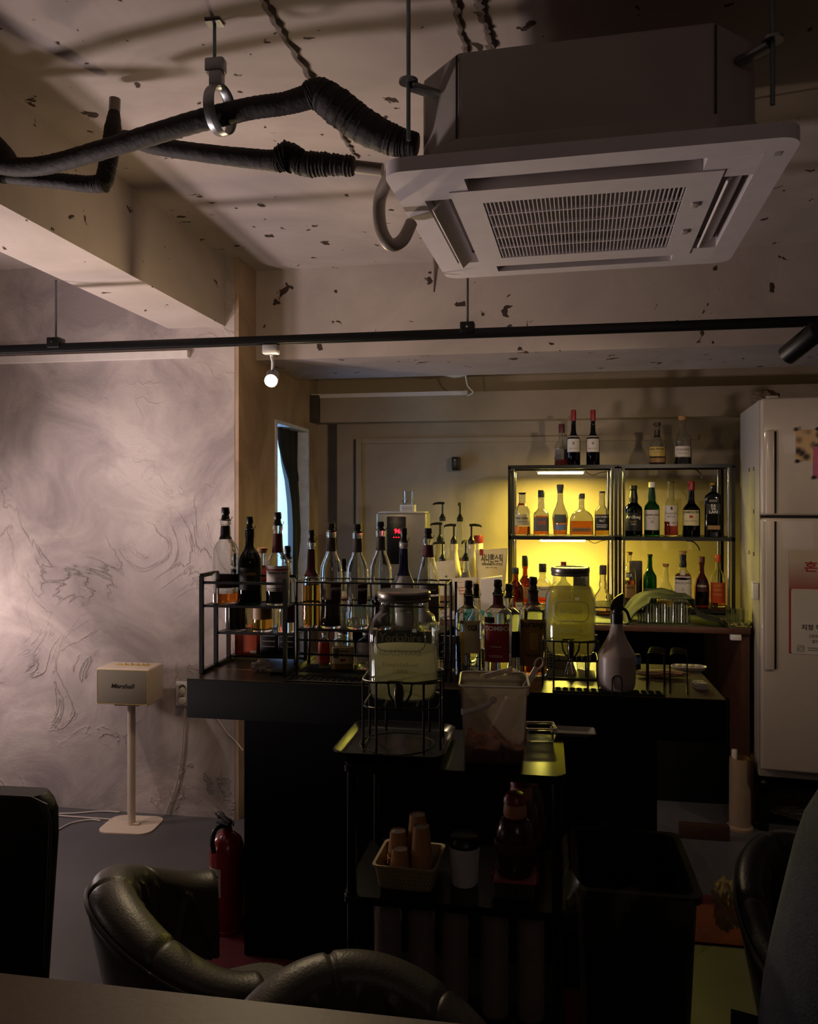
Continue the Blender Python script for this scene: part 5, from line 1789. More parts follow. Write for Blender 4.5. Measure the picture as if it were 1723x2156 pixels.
M_pch = mat('cream_pouch', '#d8c690', rough=0.5, var=0.05)
t, fr, w_, h = pouch('cinnamon_bag', 'cream cinnamon stick bag with red tab leaning beside the shelf', 1035, 1156, 68, 4.42, M_pch, ybase_w=.82, top_w=1.0)
lettering('시나몬스틱', .036, lambda x, z: fr(x + .004, h * .80 + z), INK['black'], t, wide=w_ * .68)
lettering('CINNAMON STICK', .013, lambda x, z: fr(x + .004, h * .745 + z), INK['black'], t, wide=w_ * .66)
lettering('Premium', .010, lambda x, z: fr(x, h * .88 + z), INK['grey'], t, wide=w_ * .22)
lettering('NET WT 500g', .007, lambda x, z: fr(x, h * .70 + z), INK['grey'], t, wide=w_ * .35)
tb_ = MB().grid(lambda u, v: fr(-w_ * .36 + u * w_ * .11, h * .90 + v * h * .10), 4, 6).build('red_tab', W_['red'], t)
t, fr, w_, h = pouch('zip_pouch', 'white zip pouch with small green leaf print beside the rack end', 936, 1181, 50, 4.30, mat('white_pouch', '#cfc2a0', rough=.5), ybase_w=1.0, top_w=.9)
MB().tube([fr(.022 + .014 * math.cos(a), h * .62 + .016 * math.sin(a)) for a in [R(150 + 24 * k) for k in range(9)]], .0018, n=5).build('leaf_print', INK['green'], t)
MB().tube([fr(.004, h * .70), fr(.010, h * .73), fr(.014, h * .70)], .0028, n=5).build('leaf_print', INK['green'], t)
MB().grid(lambda u, v: fr((u - .5) * w_ * .75, h * (.08 + .28 * v)), 8, 5).build('window', W_['tan'], t)
t, fr, w_, h = pouch('snack_pouch', 'white triangular printed pouch in front of the syrup bottles', 979, 1216, 54, 4.24, mat('white_pouch_matt', '#cdbfa6', rough=.6), ybase_w=.55, top_w=1.0)
MB().tube([fr(-w_ * .36, h * .88), fr(w_ * .36, h * .88), fr(0, h * .35)], .002, n=5, closed=True, caps=False).build('red_frame', W_['pink'], t)
for k in range(3):
    MB().grid(lambda u, v: fr(-w_ * .22 + u * w_ * .36, h * (.74 - .08 * k) + v * .004), 4, 2).build('print_line', INK['orange'], t)
# white paper box
q = at(1035, 1260, Y=4.22)
t = thing('paper_box', 'plain white upright paper box in front of the cinnamon bag', 'box', (q.x, 4.225, CT), face_cam(q))
hb = at(1035, 1213, Y=4.2).z - CT
m = MB()
m.box((0, 0, hb / 2), (.112, .07, hb), bev=.002)
for v in m.bm.verts:
    if v.co.z > hb * .6 and v.co.x < 0:
        v.co.z -= .016
m.build('box_body', mat('white_card', '#c9bfb4', rough=.6, var=.04), t)
# mint gloves and tissue
M_mint = mat('mint_rubber', '#3f8478', rough=.5, var=.15)
q = at(975, 1270, Z=CZ)
for k, (px, yy, s_) in enumerate(((985, 4.135, (.055, .03, .032)), (955, 4.12, (.05, .026, .02)), (1012, 4.14, (.035, .026, .022)))):
    q = at(px, 1280, Y=yy)
    crumple(('crumpled mint rubber glove behind the clear pourer bottle', 'flat part of a mint glove left of the pourer bottle', 'mint glove end right of the pourer bottle')[k], 'rubber_glove', (q.x, yy, CT), s_, M_mint, seed=20 + k, cat='glove', rough=.22)
q = at(945, 1290, Y=4.085)
crumple('crumpled white tissue at the edge of the back counter', 'tissue', (q.x, 4.086, CT), (.042, .020, .026), mat('white_tissue_back', '#b3a697', rough=.9), seed=31, rough=.4)
# dark carton in the lower shelf
q = at(1224, 1200, Y=4.68)
hq = at(1224, 1193, Y=4.64).z - (CZ + .0295)
t = thing('carton', 'dark grey carton behind the glowing jar on the lower left shelf', 'box', (q.x, 4.68, CZ + .0295))
MB().box((0, 0, hq / 2), (.088, .09, hq), bev=.002).build('carton_body', CP['grey'], t)
q = at(1350, 1200, Y=4.72)
t = thing('carton', 'dark carton behind the first bottles of the lowest right shelf', 'box', (q.x - .03, 4.72, CZ + .0295))
MB().box((0, 0, .12), (.07, .05, .24), bev=.002).build('carton_body', CP['brown'], t)

# glasses under a dark cloth
gi = 0
for j in range(2):
    for k in range(6):
        px = 1352 + k * 17.5
        Y_ = 4.13 + j * .085
        q = at(px + j * 6, 1300, Y=Y_)
        if k == 0:
            hgt = .075
        else:
            hgt = .122
        t = thing('tumbler', '%s clear tumbler from the left under the cloth, %s row' % (ORD[k], 'front' if j == 0 else 'rear'), 'glass', (q.x, Y_, CT), 0, 'tumblers under the dark cloth')
        MB().lathe([(.0195, 0), (.0205, 0), (.0195, hgt * .5), (.018, hgt), (0, hgt), (0, hgt - .006), (.0165, hgt - .006), (.0178, hgt * .5), (.0195, 0)], n=20).build('glass_wall', G['thin'], t)
        m = MB()
        for s_ in range(8):
            a = 2 * pi * s_ / 8
            m.tube([(.0205 * math.cos(a), .0205 * math.sin(a), .01), (.0190 * math.cos(a), .0190 * math.sin(a), hgt - .02)], .0012, n=4)
        m.build('fluting', M_emb, t)
M_cloth = mat('dark_green_cloth', '#11150c', rough=.85, var=.25, bump=.3, bscale=120)
qa, qb = at(1312, 1300, Y=4.2), at(1522, 1300, Y=4.2)


def cloth(u, v):
    x = qa.x + (qb.x - qa.x) * u
    y = 4.075 + .26 * v
    c_ = max(0.0, 1 - abs((u - .40) / .40) ** 2.4)
    hump = .150 * c_ ** .8
    if v < .3:
        hump -= .045 * (1 - v / .3) * (.4 + .6 * abs((u - .42) / .4))
    if u > .66:
        hump = max(hump, .060 * (1 - u) / .34 + .01 * v)
        y -= .02 * (1 - v)
    rip = .005 * math.sin(u * 22 + v * 5) + .003 * math.sin(v * 15 + u * 9)
    z = max(hump + rip, .003)
    if .16 < u < .68:
        z = max(z, .130 if u > .24 else .082)
    return Vector((x, y, CT + z + .002))


tag(MB().grid(cloth, 56, 24).build('drying_cloth', M_cloth, solid=.003), 'dark green cloth draped over upturned tumblers on the back counter', 'cloth')
# shot glasses in a little tray at the right end
q = at(1552, 1300, Y=4.15)
t = thing('glass_tray', 'small clear tray of shot glasses at the right end of the counter', 'tray', (q.x, 4.15, CT))
ringloft([rr_ring(.055, .045, .008, 0), rr_ring(.062, .052, .008, .022), rr_ring(.059, .049, .008, .022), rr_ring(.052, .042, .008, .004)], MB()).build('tray_body', G['clear'], t)
for i in range(3):
    for j in range(2):
        s_ = thing('shot_glass', '%s clear shot glass from the left in the small tray, %s row' % (ORD[i], 'front' if j == 0 else 'rear'), 'glass', (q.x - .033 + i * .033, 4.13 + j * .036, CT + .0046), 0, 'shot glasses in the small tray')
        MB().lathe([(0, 0), (.0125, 0), (.0155, .075), (.0145, .075), (.0115, .008), (0, .008)], n=18).build('glass_wall', G['clear'], s_)
q = at(1280, 1310, Y=4.16)
t = tag(MB().box((q.x - .02, 4.15, CT + .003), (.25, .13, .006), bev=.002).build('drying_mat', mat('olive_drying_mat', '#55603a', rough=.7, bump=.4, bscale=150)), 'olive drying mat on the back counter left of the cloth', 'mat')
# wall-mounted small black box
q = at(962, 977, Y=YB)
t = thing('wall_speaker', 'small black box mounted on the back wall left of the shelves', 'speaker', (q.x, YB, q.z))
MB().box((0, -.035, 0), (.050, .068, .085), bev=.006).build('box_body', M_blkp, t)
MB().lathe([(0, 0), (.004, 0), (.004, .002), (0, .002)], (-.004, -.070, .022), n=10, M=Matrix.Rotation(R(90), 4, 'X')).build('indicator', CP['white'], t)

# ------------------------------------------------------------------ doorway: black curtain and white sheet
M_cur = mat('black_curtain', '#0d0d0f', rough=.7, var=.3)
cu0 = [(582, 640, 882), (584, 640, 935), (592, 636, 975), (602, 634, 1010), (608, 637, 1060), (610, 640, 1110), (610, 645, 1200), (610, 650, 1300), (610, 655, 1600)]


def curtain(u, v):
    f = v * (len(cu0) - 1)
    k = min(int(f), len(cu0) - 2)
    a = [cu0[k][i] + (cu0[k + 1][i] - cu0[k][i]) * (f - k) for i in range(3)]
    X_ = XS - .062
    l, r = at(a[0], a[2], X=X_), at(a[1] - 5, a[2], X=X_)
    p = l.lerp(r, u)
    p.x += .022 * math.sin(u * 21 + v * 2)
    return p


tag(MB().grid(curtain, 40, 30).build('doorway_curtain', M_cur, solid=.004), 'black curtain hanging twisted in the side doorway', 'curtain')
M_sheet = mat('pale_blue_plastic_sheet', '#cfe0f2', rough=.35, var=.06, scale=6)
_nt = M_sheet.node_tree
_tr = _nt.nodes.new('ShaderNodeBsdfTranslucent')
_tr.inputs[0].default_value = (*lin('#d5e4f4'), 1)
_mx = _nt.nodes.new('ShaderNodeMixShader')
_mx.inputs[0].default_value = .65
_nt.links.new(_nt.nodes['Principled BSDF'].outputs[0], _mx.inputs[1])
_nt.links.new(_tr.outputs[0], _mx.inputs[2])
_nt.links.new(_mx.outputs[0], _nt.nodes['Material Output'].inputs[0])
tag(MB().grid(lambda u, v: Vector((XS - .36 + .02 * math.sin(u * 8 + v * 3), 4.27 + u * .22, .05 + v * 1.9)), 20, 24).build('plastic_sheet', M_sheet, solid=.003), 'pale sheet lit blue beyond the side doorway', 'sheet')

# ------------------------------------------------------------------ fridge
M_fr = mat('white_fridge_enamel', '#b4a79b', rough=0.22, var=0.02, coat=0.3)
M_frs = mat('fridge_side', '#a39b90', rough=0.4, var=0.03)
M_gap = mat('dark_rubber_gap', '#0d0a0a', rough=.8)
f0 = at(1603, 1086, Y=3.90)
FZ0 = 0.24
fr_ = thing('fridge', 'tall white two-door fridge at the right wall of the bar', 'fridge', (f0.x, f0.y, FZ0), R(-5))
zt = at(1603, 838, Y=3.90).z - FZ0
zb = at(1603, 1622, Y=3.90).z - FZ0
zs = at(1603, 1088, Y=3.90).z - FZ0
FW = 0.70
MB().box((FW / 2, .36, (zt - .012) / 2 + .02), (FW, .60, zt - .03), bev=.006).build('body', M_frs, fr_)
MB().box((FW / 2, .36, .012), (FW - .06, .5, .022)).build('base_plinth', M_gap, fr_, smooth=False)
for nm, a, b in (('freezer_door', zs + .006, zt), ('fridge_door', zb, zs - .006)):
    d = MB().box((FW / 2, .026, (a + b) / 2), (FW, .052, b - a), bev=.014, seg=3).build(nm, M_fr, fr_)
    ha, hb_ = (a + .004, b - .15) if nm == 'freezer_door' else (b - (b - a) * .60, b - .010)
    m = MB()
    m.box((.037, -.003, (ha + hb_) / 2), (.038, .016, hb_ - ha), bev=.006, seg=3)
    m.build('handle', M_fr, d)
    MB().box((.0605, -.002, (ha + hb_) / 2 + .002), (.009, .006, hb_ - ha - .012)).build('grip_gap', M_gap, d, smooth=False)
MB().box((FW / 2, .03, zs), (FW - .004, .03, .012)).build('door_gap', M_gap, fr_, smooth=False)
for k in (.03, FW - .04):
    MB().lathe([(0, 0), (.014, 0), (.018, -FZ0 * .04), (0, -FZ0 * .04)], (k, .1, 0), n=12).build('foot', CP['grey'], fr_)
MB().box((.05, .02, zt + .004), (.05, .04, .012), bev=.003).build('hinge_cover', M_frs, fr_)
# low stand carrying the fridge
st = thing('fridge_stand', 'low dark stand under the white fridge', 'stand', (f0.x, f0.y, 0), R(-5))
MB().box((FW / 2, .36, FZ0 - .022), (FW, .56, .02)).build('stand_top', M_barblk, st, smooth=False)
for x in (.03, FW - .03):
    for y in (.12, .60):
        MB().box((x, y, (FZ0 - .034) / 2), (.04, .04, FZ0 - .034)).build('leg', M_barblk, st, smooth=False)


def on_fridge(x, z):
    a = R(-5)
    return Vector((f0.x + x * math.cos(a), f0.y + x * math.sin(a), z))


def fz(py, x):
    p = on_fridge(x, 1)
    return EYE + (CY - py) / FPX * fwd(p)


def fx(px):
    lo_, hi_ = 0.0, 1.0
    for _ in range(40):
        mid = (lo_ + hi_) / 2
        p = on_fridge(mid, 1)
        u = (p.x * CA + p.y * SA) / fwd(p) * FPX + CX
        if u < px:
            lo_ = mid
        else:
            hi_ = mid
    return lo_


def sheet(name, label, cat, x0, x1, z0, z1, m_, lift=.0008):
    p = on_fridge(x0, z0)
    t = thing(name, label, cat, p, R(-5))
    MB().box(((x1 - x0) / 2, -lift - .0005, (z1 - z0) / 2), (x1 - x0, .001, z1 - z0)).build('paper', m_, t, smooth=False)
    return t


M_photo = bpy.data.materials.new('group_photo_print')
M_photo.use_nodes = True
nt = M_photo.node_tree
b_ = nt.nodes['Principled BSDF']
tc = nt.nodes.new('ShaderNodeTexCoord')
vo = nt.nodes.new('ShaderNodeTexVoronoi')
vo.inputs['Scale'].default_value = 24
rp_ = nt.nodes.new('ShaderNodeValToRGB')
rp_.color_ramp.elements[0].color = (*lin('#2a1b1c'), 1)
rp_.color_ramp.elements[1].color = (*lin('#b9986e'), 1)
rp_.color_ramp.elements[0].position = .25
rp_.color_ramp.elements[1].position = .6
nt.links.new(tc.outputs['Object'], vo.inputs['Vector'])
nt.links.new(vo.outputs['Distance'], rp_.inputs['Fac'])
nt.links.new(rp_.outputs['Color'], b_.inputs['Base Color'])
b_.inputs['Roughness'].default_value = .4
M_mag = mat('dark_magnet', '#1b1424', rough=.4)
xa, xb = fx(1676), fx(1712) + .06
ph = sheet('photo_print', 'square group photo print held on the freezer door by magnets', 'photo', xa, xb, fz(971, xa), fz(905, xa), M_photo)
xp = fx(1713)
pk = sheet('pink_print', 'pink photo strip overlapping the group photo at the right edge', 'photo', xp, xp + .10, fz(1007, xp), fz(940, xp), mat('pink_print_paper', '#a8506e', rough=.4, var=.2, scale=30), lift=.0022)
for k, (px, py) in enumerate(((1676, 904), (1679, 971), (1714, 1005), (1722, 903))):
    x = fx(min(px, 1722))
    p = on_fridge(x, fz(py, x))
    o = MB().lathe([(0, 0), (.0085, 0), (.0085, .004), (.007, .006), (0, .006)], n=16, M=Matrix.Rotation(R(90), 4, 'X')).build('magnet', M_mag if k else CP['grey'])
    o.location = p + Vector((0, -.0032, 0))
    o.rotation_euler = (0, 0, R(-5))
    tag(o, ('grey round magnet at the top left corner of the group photo', 'dark round magnet at the bottom left corner of the group photo', 'dark round magnet at the bottom corner of the pink photo', 'dark round magnet at the top right of the group photo')[k], 'magnet')
# poster on the lower door
xq = fx(1662)
zp0, zp1 = fz(1375, xq), fz(1158, xq)
PWD = .34
M_post = bpy.data.materials.new('poster_print')
M_post.use_nodes = True
nt = M_post.node_tree
b_ = nt.nodes['Principled BSDF']
tc = nt.nodes.new('ShaderNodeTexCoord')
sp = nt.nodes.new('ShaderNodeSeparateXYZ')
mr_ = nt.nodes.new('ShaderNodeMapRange')
mr_.inputs['From Min'].default_value = (zp1 - zp0) * .60
mr_.inputs['From Max'].default_value = (zp1 - zp0)
rp_ = nt.nodes.new('ShaderNodeValToRGB')
rp_.color_ramp.elements[0].color = (*lin('#8f4444'), 1)
rp_.color_ramp.elements[1].color = (*lin('#b8a795'), 1)
rp_.color_ramp.elements[1].position = .75
nt.links.new(tc.outputs['Object'], sp.inputs[0])
nt.links.new(sp.outputs['Z'], mr_.inputs['Value'])
nt.links.new(mr_.outputs[0], rp_.inputs['Fac'])
nt.links.new(rp_.outputs['Color'], b_.inputs['Base Color'])
b_.inputs['Roughness'].default_value = .4
po = sheet('poster', 'red and white menu poster with dark lettering on the lower fridge door', 'poster', xq, xq + PWD, zp0, zp1, M_post)
ph_ = zp1 - zp0
MB().box((.0035, -.0018, ph_ * .31), (.007, .0006, ph_ * .62)).build('red_border', W_['red'], po, smooth=False)
m = MB()
wp = [(.008 + x + (PWD - .016) / 2, ph_ * .31 + z) for x, z in rrect((PWD - .016) / 2, ph_ * .315, .012, 4)]
m.bm.faces.new([m.bm.verts.new((x, -.0020, z)) for x, z in wp])
m.build('white_field', W_['white'], po, smooth=False)
flat = lambda x0, z0: (lambda x, z: Vector((x0 + x, -.0026, z0 + z)))
rel = lambda px, py: (fx(min(px, 1722)) + max(0, px - 1722) / FPX * 3.75 - xq, fz(py, xq) - zp0)
x_, z_ = rel(1708, 1201)
lettering('혼', .036, flat(x_, z_), INK['red'], po, wide=.056)
x_, z_ = rel(1704, 1324)
lettering('지정 칵테일', .020, flat(x_ + .036, z_), INK['black'], po, wide=.135)
x_, z_ = rel(1714, 1340)
lettering('(대상메뉴)', .012, flat(x_ + .018, z_), INK['grey'], po, wide=.075)
lettering('딸리제외', .012, flat(x_ + .022, z_ - .024), INK['grey'], po, wide=.060)
x_, z_ = rel(1686, 1364)
MB().tube([Vector((x_ + px, -.0028, z_ + pz)) for px, pz in rrect(.0135, .0135, .005, 4)], .0010, n=5, closed=True, caps=False).build('round_square_mark', INK['grey'], po)
MB().tube([Vector((x_ + .0065 * math.cos(a), -.0028, z_ + .0065 * math.sin(a))) for a in [2 * pi * k / 18 for k in range(18)]], .0010, n=5, closed=True, caps=False).build('round_square_mark', INK['grey'], po)
MB().lathe([(0, 0), (.0013, 0), (.0013, .0005), (0, .0005)], (x_ + .008, -.0026, z_ + .008), n=8, M=Matrix.Rotation(R(90), 4, 'X')).build('round_square_mark', INK['grey'], po)
for k in range(2):
    MB().box((x_ + .056, -.0026, z_ + .004 - k * .010), (.05, .0005, .004)).build('print_line', INK['grey'], po, smooth=False)
# things on the left side of the fridge: paper sheet and small white holder
side = lambda y, z, off=0: Vector((f0.x + y * math.sin(R(5)) - math.cos(R(5)) * off, f0.y + y * math.cos(R(5)) + math.sin(R(5)) * off, z))
p = side(.16, 1.50)
t = thing('paper_sheet', 'narrow pale paper sheet hung on the side of the fridge', 'paper', p, R(-5))
MB().box((-.0012, .10, 0), (.001, .16, .42)).build('paper', mat('aged_paper', '#a39c78', rough=.6), t, smooth=False)
for y, z in ((.03, .205), (.17, .205), (.03, 0), (.03, -.205), (.17, -.205)):
    MB().box((-.003, y, z), (.003, .010, .02), bev=.001).build('magnet_clip', M_mag, t)
p = side(.03, 1.13)
t = thing('switch_box', 'small white box stuck on the fridge side near the counter', 'holder', p, R(-5))
MB().box((-.014, .05, 0), (.026, .05, .075), bev=.004).build('box_body', M_wht, t)
MB().box((-.014, .05, .040), (.030, .054, .006), bev=.002).build('box_lid', M_wht, t)
# crumpled cardboard on top of the fridge
p = on_fridge(.03, FZ0 + zt)
crumple('crumpled paper bag lying on top of the fridge', 'paper_bag', (p.x + .06, p.y + .28, FZ0 + zt + .0015), (.06, .05, .035), mat('brown_bag', '#5b4a3a', rough=.8), seed=44, cat='bag', rough=.2)

# ------------------------------------------------------------------ floor things at the right
q = at(1562, 1735, Z=0)
t = thing('wrap_roll', 'upright brown roll wrapped in film beside the counter leg', 'roll', (q.x - .02, q.y - .055, .0005), 0)
MB().lathe([(0, 0), (.058, 0), (.058, .012), (.048, .018), (.047, .30), (.0455, .335), (.041, .335), (.041, .25), (0, .25)], n=30).build('paper_core', mat('brown_roll_paper', '#8a683a', rough=.5, var=.15, coat=.4), t)
MB().lathe([(.0595, .0005), (.0595, .012), (.0495, .02), (.0485, .31), (.0478, .333)], n=26).build('film', M_film, t)
MB().lathe([(0, .2505), (.014, .2505), (.014, .36), (.012, .366), (0, .366)], (-.02, .02, 0), n=16).build('white_tube', CP['white'], t)
q2 = q
t = tag(MB().box((q.x + .052, q.y + .045, .165), (.02, .06, .33), bev=.002).build('cardboard_sheet', mat('brown_cardboard', '#5a4030', rough=.8)), 'brown cardboard strip standing behind the upright roll', 'cardboard')
M_bag = mat('clear_plastic_bag', '#b7aa98', rough=.22, var=.1, scale=20, alpha=.75)


def bag(label, c, s, seed, m_=None, rz=0):
    rnd = random.Random(seed)
    tm = bmesh.new()
    bmesh.ops.create_icosphere(tm, subdivisions=4, radius=1)
    offs = [(Vector((rnd.uniform(-1, 1), rnd.uniform(-1, 1), rnd.uniform(-1, 1))).normalized(), rnd.uniform(.05, .16)) for _ in range(34)]
    for v in tm.verts:
        d = v.co.normalized()
        k = 1.0
        for o_, a_ in offs:
            dd = d.dot(o_)
            k -= a_ * max(0, 1 - abs(dd - .55) / .12) * .8
        x, y, z = d.x * k, d.y * k, d.z * k
        e = 2.6
        n_ = (abs(x) ** e + abs(y) ** e + abs(z) ** e) ** (1 / e)
        v.co = Vector((x * s[0], y * s[1], max(0, (z * .8 + .72)) * s[2]))
    mb = MB()
    mb._join(tm)
    o = mb.build('plastic_bag', m_ or M_bag, angle=22)
    o.location = c
    o.rotation_euler = (0, 0, rz)
    return tag(o, label, 'bag')


q = at(1690, 1730, Z=0)
bag('clear plastic bag package lying flat on the floor before the fridge stand', (q.x + .03, q.y + .02, .0005), (.17, .07, .048), 3, rz=R(-6))
q = at(1700, 1690, Z=.07)
bag('clear plastic bag package leaning behind the flat one under the fridge', (q.x + .045, q.y + .165, .0005), (.13, .05, .105), 8, rz=R(-8))

# black bin with a plastic liner, right of the cart
t = thing('trash_bin', 'black bin with clear liner right of the cart', 'bin', (.225, 2.25, .0005))
BW, BD, BHT = .145, .19, .56
ringloft([rr_ring(BW * .85, BD * .85, .03, 0), rr_ring(BW, BD, .03, BHT), rr_ring(BW + .012, BD + .012, .035, BHT), rr_ring(BW + .012, BD + .012, .035, BHT + .018), rr_ring(BW - .006, BD - .006, .03, BHT + .018), rr_ring(BW * .84, BD * .84, .03, .01)], MB()).build('bin_body', M_blkp, t)
rnd = random.Random(5)


def liner(u, v):
    a = 2 * pi * u
    k = 1 + .03 * math.sin(a * 11 + v * 5) + rnd.uniform(-.03, .03)
    ex = .022 + .03 * math.sin(pi * v) * (1.6 if math.cos(a) > .5 else .7)
    x = (BW + ex) * max(-1, min(1, 1.25 * math.cos(a))) * k
    y = (BD + ex) * max(-1, min(1, 1.25 * math.sin(a))) * k
    return Vector((x, y, BHT + .03 - .15 * v + .015 * math.sin(a * 7)))


MB().grid(liner, 60, 7, closed_u=True).build('liner', mat('liner_film', '#6d6858', rough=.2, var=0, alpha=.13), t, angle=20)
bag('crumpled golden-lit plastic bag bulging beside the right rim of the bin', (.475, 2.25, .40), (.045, .05, .10), 13, mat('yellowish_film', '#b0a068', rough=.2, var=.1, alpha=.6))
bpy.context.scene.objects['plastic_bag.002'].parent = None
# wooden planks by the counter foot
q = at(1462, 1722, Z=0)
tag(MB().box((q.x + .0, 3.86, .035), (.22, .03, .068), bev=.002).build('wooden_plank', mat('red_brown_plank', '#3d2519', rough=.6, var=.25)), 'short reddish wooden plank on the floor below the back counter', 'plank')

# ------------------------------------------------------------------ left: speaker on stand, cords, socket, extinguisher
M_spk = mat('cream_speaker_vinyl', '#c7b6a6', rough=.5, var=.03, bump=.15, bscale=300)
M_grl = mat('beige_grille_cloth', '#837a6d', rough=.9, var=.1, scale=300)
sb = at(277, 1738, Z=0)
t = thing('speaker_stand', 'white pole stand with flat base by the plaster wall', 'stand', (sb.x, sb.y, .0005), R(4))
MB().prism(rrect(.130, .105, .055, 6), 0, .006).build('base_plate', M_spk, t)
stz = at(280, 1476, Y=sb.y).z
MB().tube([(0, 0, .0065), (0, 0, stz - .012)], .0185, n=24).build('pole', M_spk, t)
MB().box((0, 0, stz - .0065), (.12, .11, .010), bev=.003).build('top_plate', M_spk, t)
MB().box((.025, -.005, .012), (.035, .02, .010), bev=.003).build('cable_clip', M_spk, t)
t = thing('speaker', 'cream speaker with beige front and dark script lettering on the white stand', 'speaker', (sb.x, sb.y - .01, stz), R(2))
sw, sh_, sd = .262, at(280, 1408, Y=sb.y - .08).z - stz, .152
MB().box((0, 0, sh_ / 2 + .001), (sw, sd, sh_), bev=.010, seg=3).build('cabinet', M_spk, t)
MB().box((0, -sd / 2 - .001, sh_ / 2 + .001), (sw - .014, .006, sh_ - .016), bev=.002).build('grille', M_grl, t)
m = MB()
m.tube([(x, -sd / 2 - .003, sh_ / 2 + z) for x, z in rrect(sw / 2 - .006, sh_ / 2 - .007, .006, 3)], .0015, n=6, closed=True, caps=False)
m.build('gold_piping', INK['gold'], t)
lettering('Marshall', .021, lambda x, z: Vector((x + .25 * z, -sd / 2 - .0052, sh_ / 2 - .004 + z)), INK['black'], t, wide=.110)
MB().box((.01, .005, sh_ + .0008), (.17, .035, .002), bev=.0008).build('control_panel', INK['gold'], t)
for k in range(4):
    MB().lathe([(0, 0), (.006, 0), (.005, .009), (0, .009)], (-.03 + k * .03, .005, sh_ + .0018), n=14).build('knob', M_spk, t)
MB().box((.085, .005, sh_ + .006), (.004, .006, .010)).build('switch', INK['gold'], t)
M_cord = mat('white_cord', '#b5aaa4', rough=.5, var=0)
zf = .005


def fl(px, py):
    p = at(px, py, Z=zf)
    return p


tag(MB().tube(spl([(-1.86, 3.60, zf), fl(112, 1716), fl(160, 1712), fl(215, 1708), fl(252, 1710)], 8), .004, n=8).build('cord', M_cord), 'white cord on the floor running from the left to the speaker stand rear', 'cord')
tag(MB().tube(spl([fl(60, 1775), fl(112, 1752), fl(150, 1733), fl(190, 1726), fl(212, 1728)], 8), .004, n=8).build('cord', M_cord), 'white cord curving over the floor in front of the speaker stand base', 'cord')
wY = YW - .008
tag(MB().tube(spl([at(347, 1715, Z=.006), at(354, 1700, Y=wY), at(372, 1650, Y=wY), at(382, 1590, Y=wY), at(386, 1535, Y=wY), at(390, 1490, Y=wY)], 8), .0035, n=8).build('cord', M_cord), 'thin white cord rising along the plaster wall to the wall socket', 'cord')
tag(MB().tube(spl([at(452, 1505, Y=wY), at(470, 1530, Y=wY), at(480, 1545, Y=wY), at(496, 1560, Y=wY), at(512, 1580, Y=wY - .02)], 8), .003, n=8).build('cord', M_cord), 'thin white cord on the wall below the left end of the bar', 'cord')
q = at(387, 1460, Y=YW)
t = thing('wall_socket', 'white double wall socket with plugs left of the bar', 'socket', (q.x, YW, q.z))
MB().box((0, -.006, 0), (.075, .012, .118), bev=.004).build('cover_plate', M_wht, t)
for z in (-.028, .028):
    MB().lathe([(.012, 0), (.018, 0), (.018, .003), (.012, .003)], (0, -.012, z), n=16, M=Matrix.Rotation(R(90), 4, 'X')).build('socket_ring', CP['grey'], t)
MB().box((.008, -.030, -.028), (.032, .036, .032), bev=.008).build('plug', M_wht, t)
MB().box((.006, -.028, .020), (.022, .030, .028), bev=.006).build('plug', M_wht, t)

M_ext = mat('red_extinguisher', '#86141a', rough=.25, var=.05, coat=.4)
q = at(474, 1962, Z=0)
ez = .009
t = thing('fire_extinguisher', 'red fire extinguisher on the mat at the left of the bar front', 'extinguisher', (q.x + .0, q.y + .02, ez), face_cam(q))
ER = .0655
MB().lathe([(0, 0), (ER * .92, 0), (ER, .008), (ER, .255), (ER * .96, .285), (ER * .78, .320), (ER * .45, .340), (.018, .345), (.018, .360), (0, .360)], n=34).build('cylinder', M_ext, t)
MB().lathe([(ER * 1.01, .0), (ER * 1.03, .001), (ER * 1.03, .012), (ER * 1.01, .013)], n=34).build('foot_ring', M_ext, t)
MB().grid(lambda u, v: Vector((-(ER + .0008) * math.sin(R(72) - u * R(52)), -(ER + .0008) * math.cos(R(72) - u * R(52)), .135 + .10 * v)), 10, 4).build('label', W_['white'], t)
for k in range(4):
    MB().grid(lambda u, v: Vector((-(ER + .0014) * math.sin(R(66) - u * R(38)), -(ER + .0014) * math.cos(R(66) - u * R(38)), .205 - .017 * k + .006 * v)), 8, 2).build('print_line', INK['grey'] if k else INK['black'], t)
MB().lathe([(0, .3605), (.016, .3605), (.016, .385), (.010, .39), (0, .39)], n=16).build('valve', M_blkp, t)
MB().box((-.012, -.02, .402), (.020, .085, .010), bev=.003, M=Matrix.Rotation(R(14), 4, 'X') @ Matrix.Rotation(R(35), 4, 'Z')).build('upper_lever', M_blkp, t)
MB().box((-.012, -.02, .382), (.018, .075, .008), bev=.003, M=Matrix.Rotation(R(-8), 4, 'X') @ Matrix.Rotation(R(35), 4, 'Z')).build('lower_lever', M_blkp, t)
MB().tube(spl([(-.012, -.012, .372), (-.040, -.030, .368), (-.052, -.048, .335), (-.046, -.060, .295)], 6), .0085, n=10).build('hose', M_blkp, t)
MB().tube([(-.022 + .012 * math.cos(a), -.012, .408 + .012 * math.sin(a)) for a in [2 * pi * k / 16 for k in range(16)]], .0015, n=5, closed=True, caps=False).build('pin_ring', M_steel, t)
MB().lathe([(0, 0), (.012, 0), (.012, .006), (0, .008)], (.018, 0, .374), n=14, M=Matrix.Rotation(R(90), 4, 'Y')).build('gauge', M_steel, t)

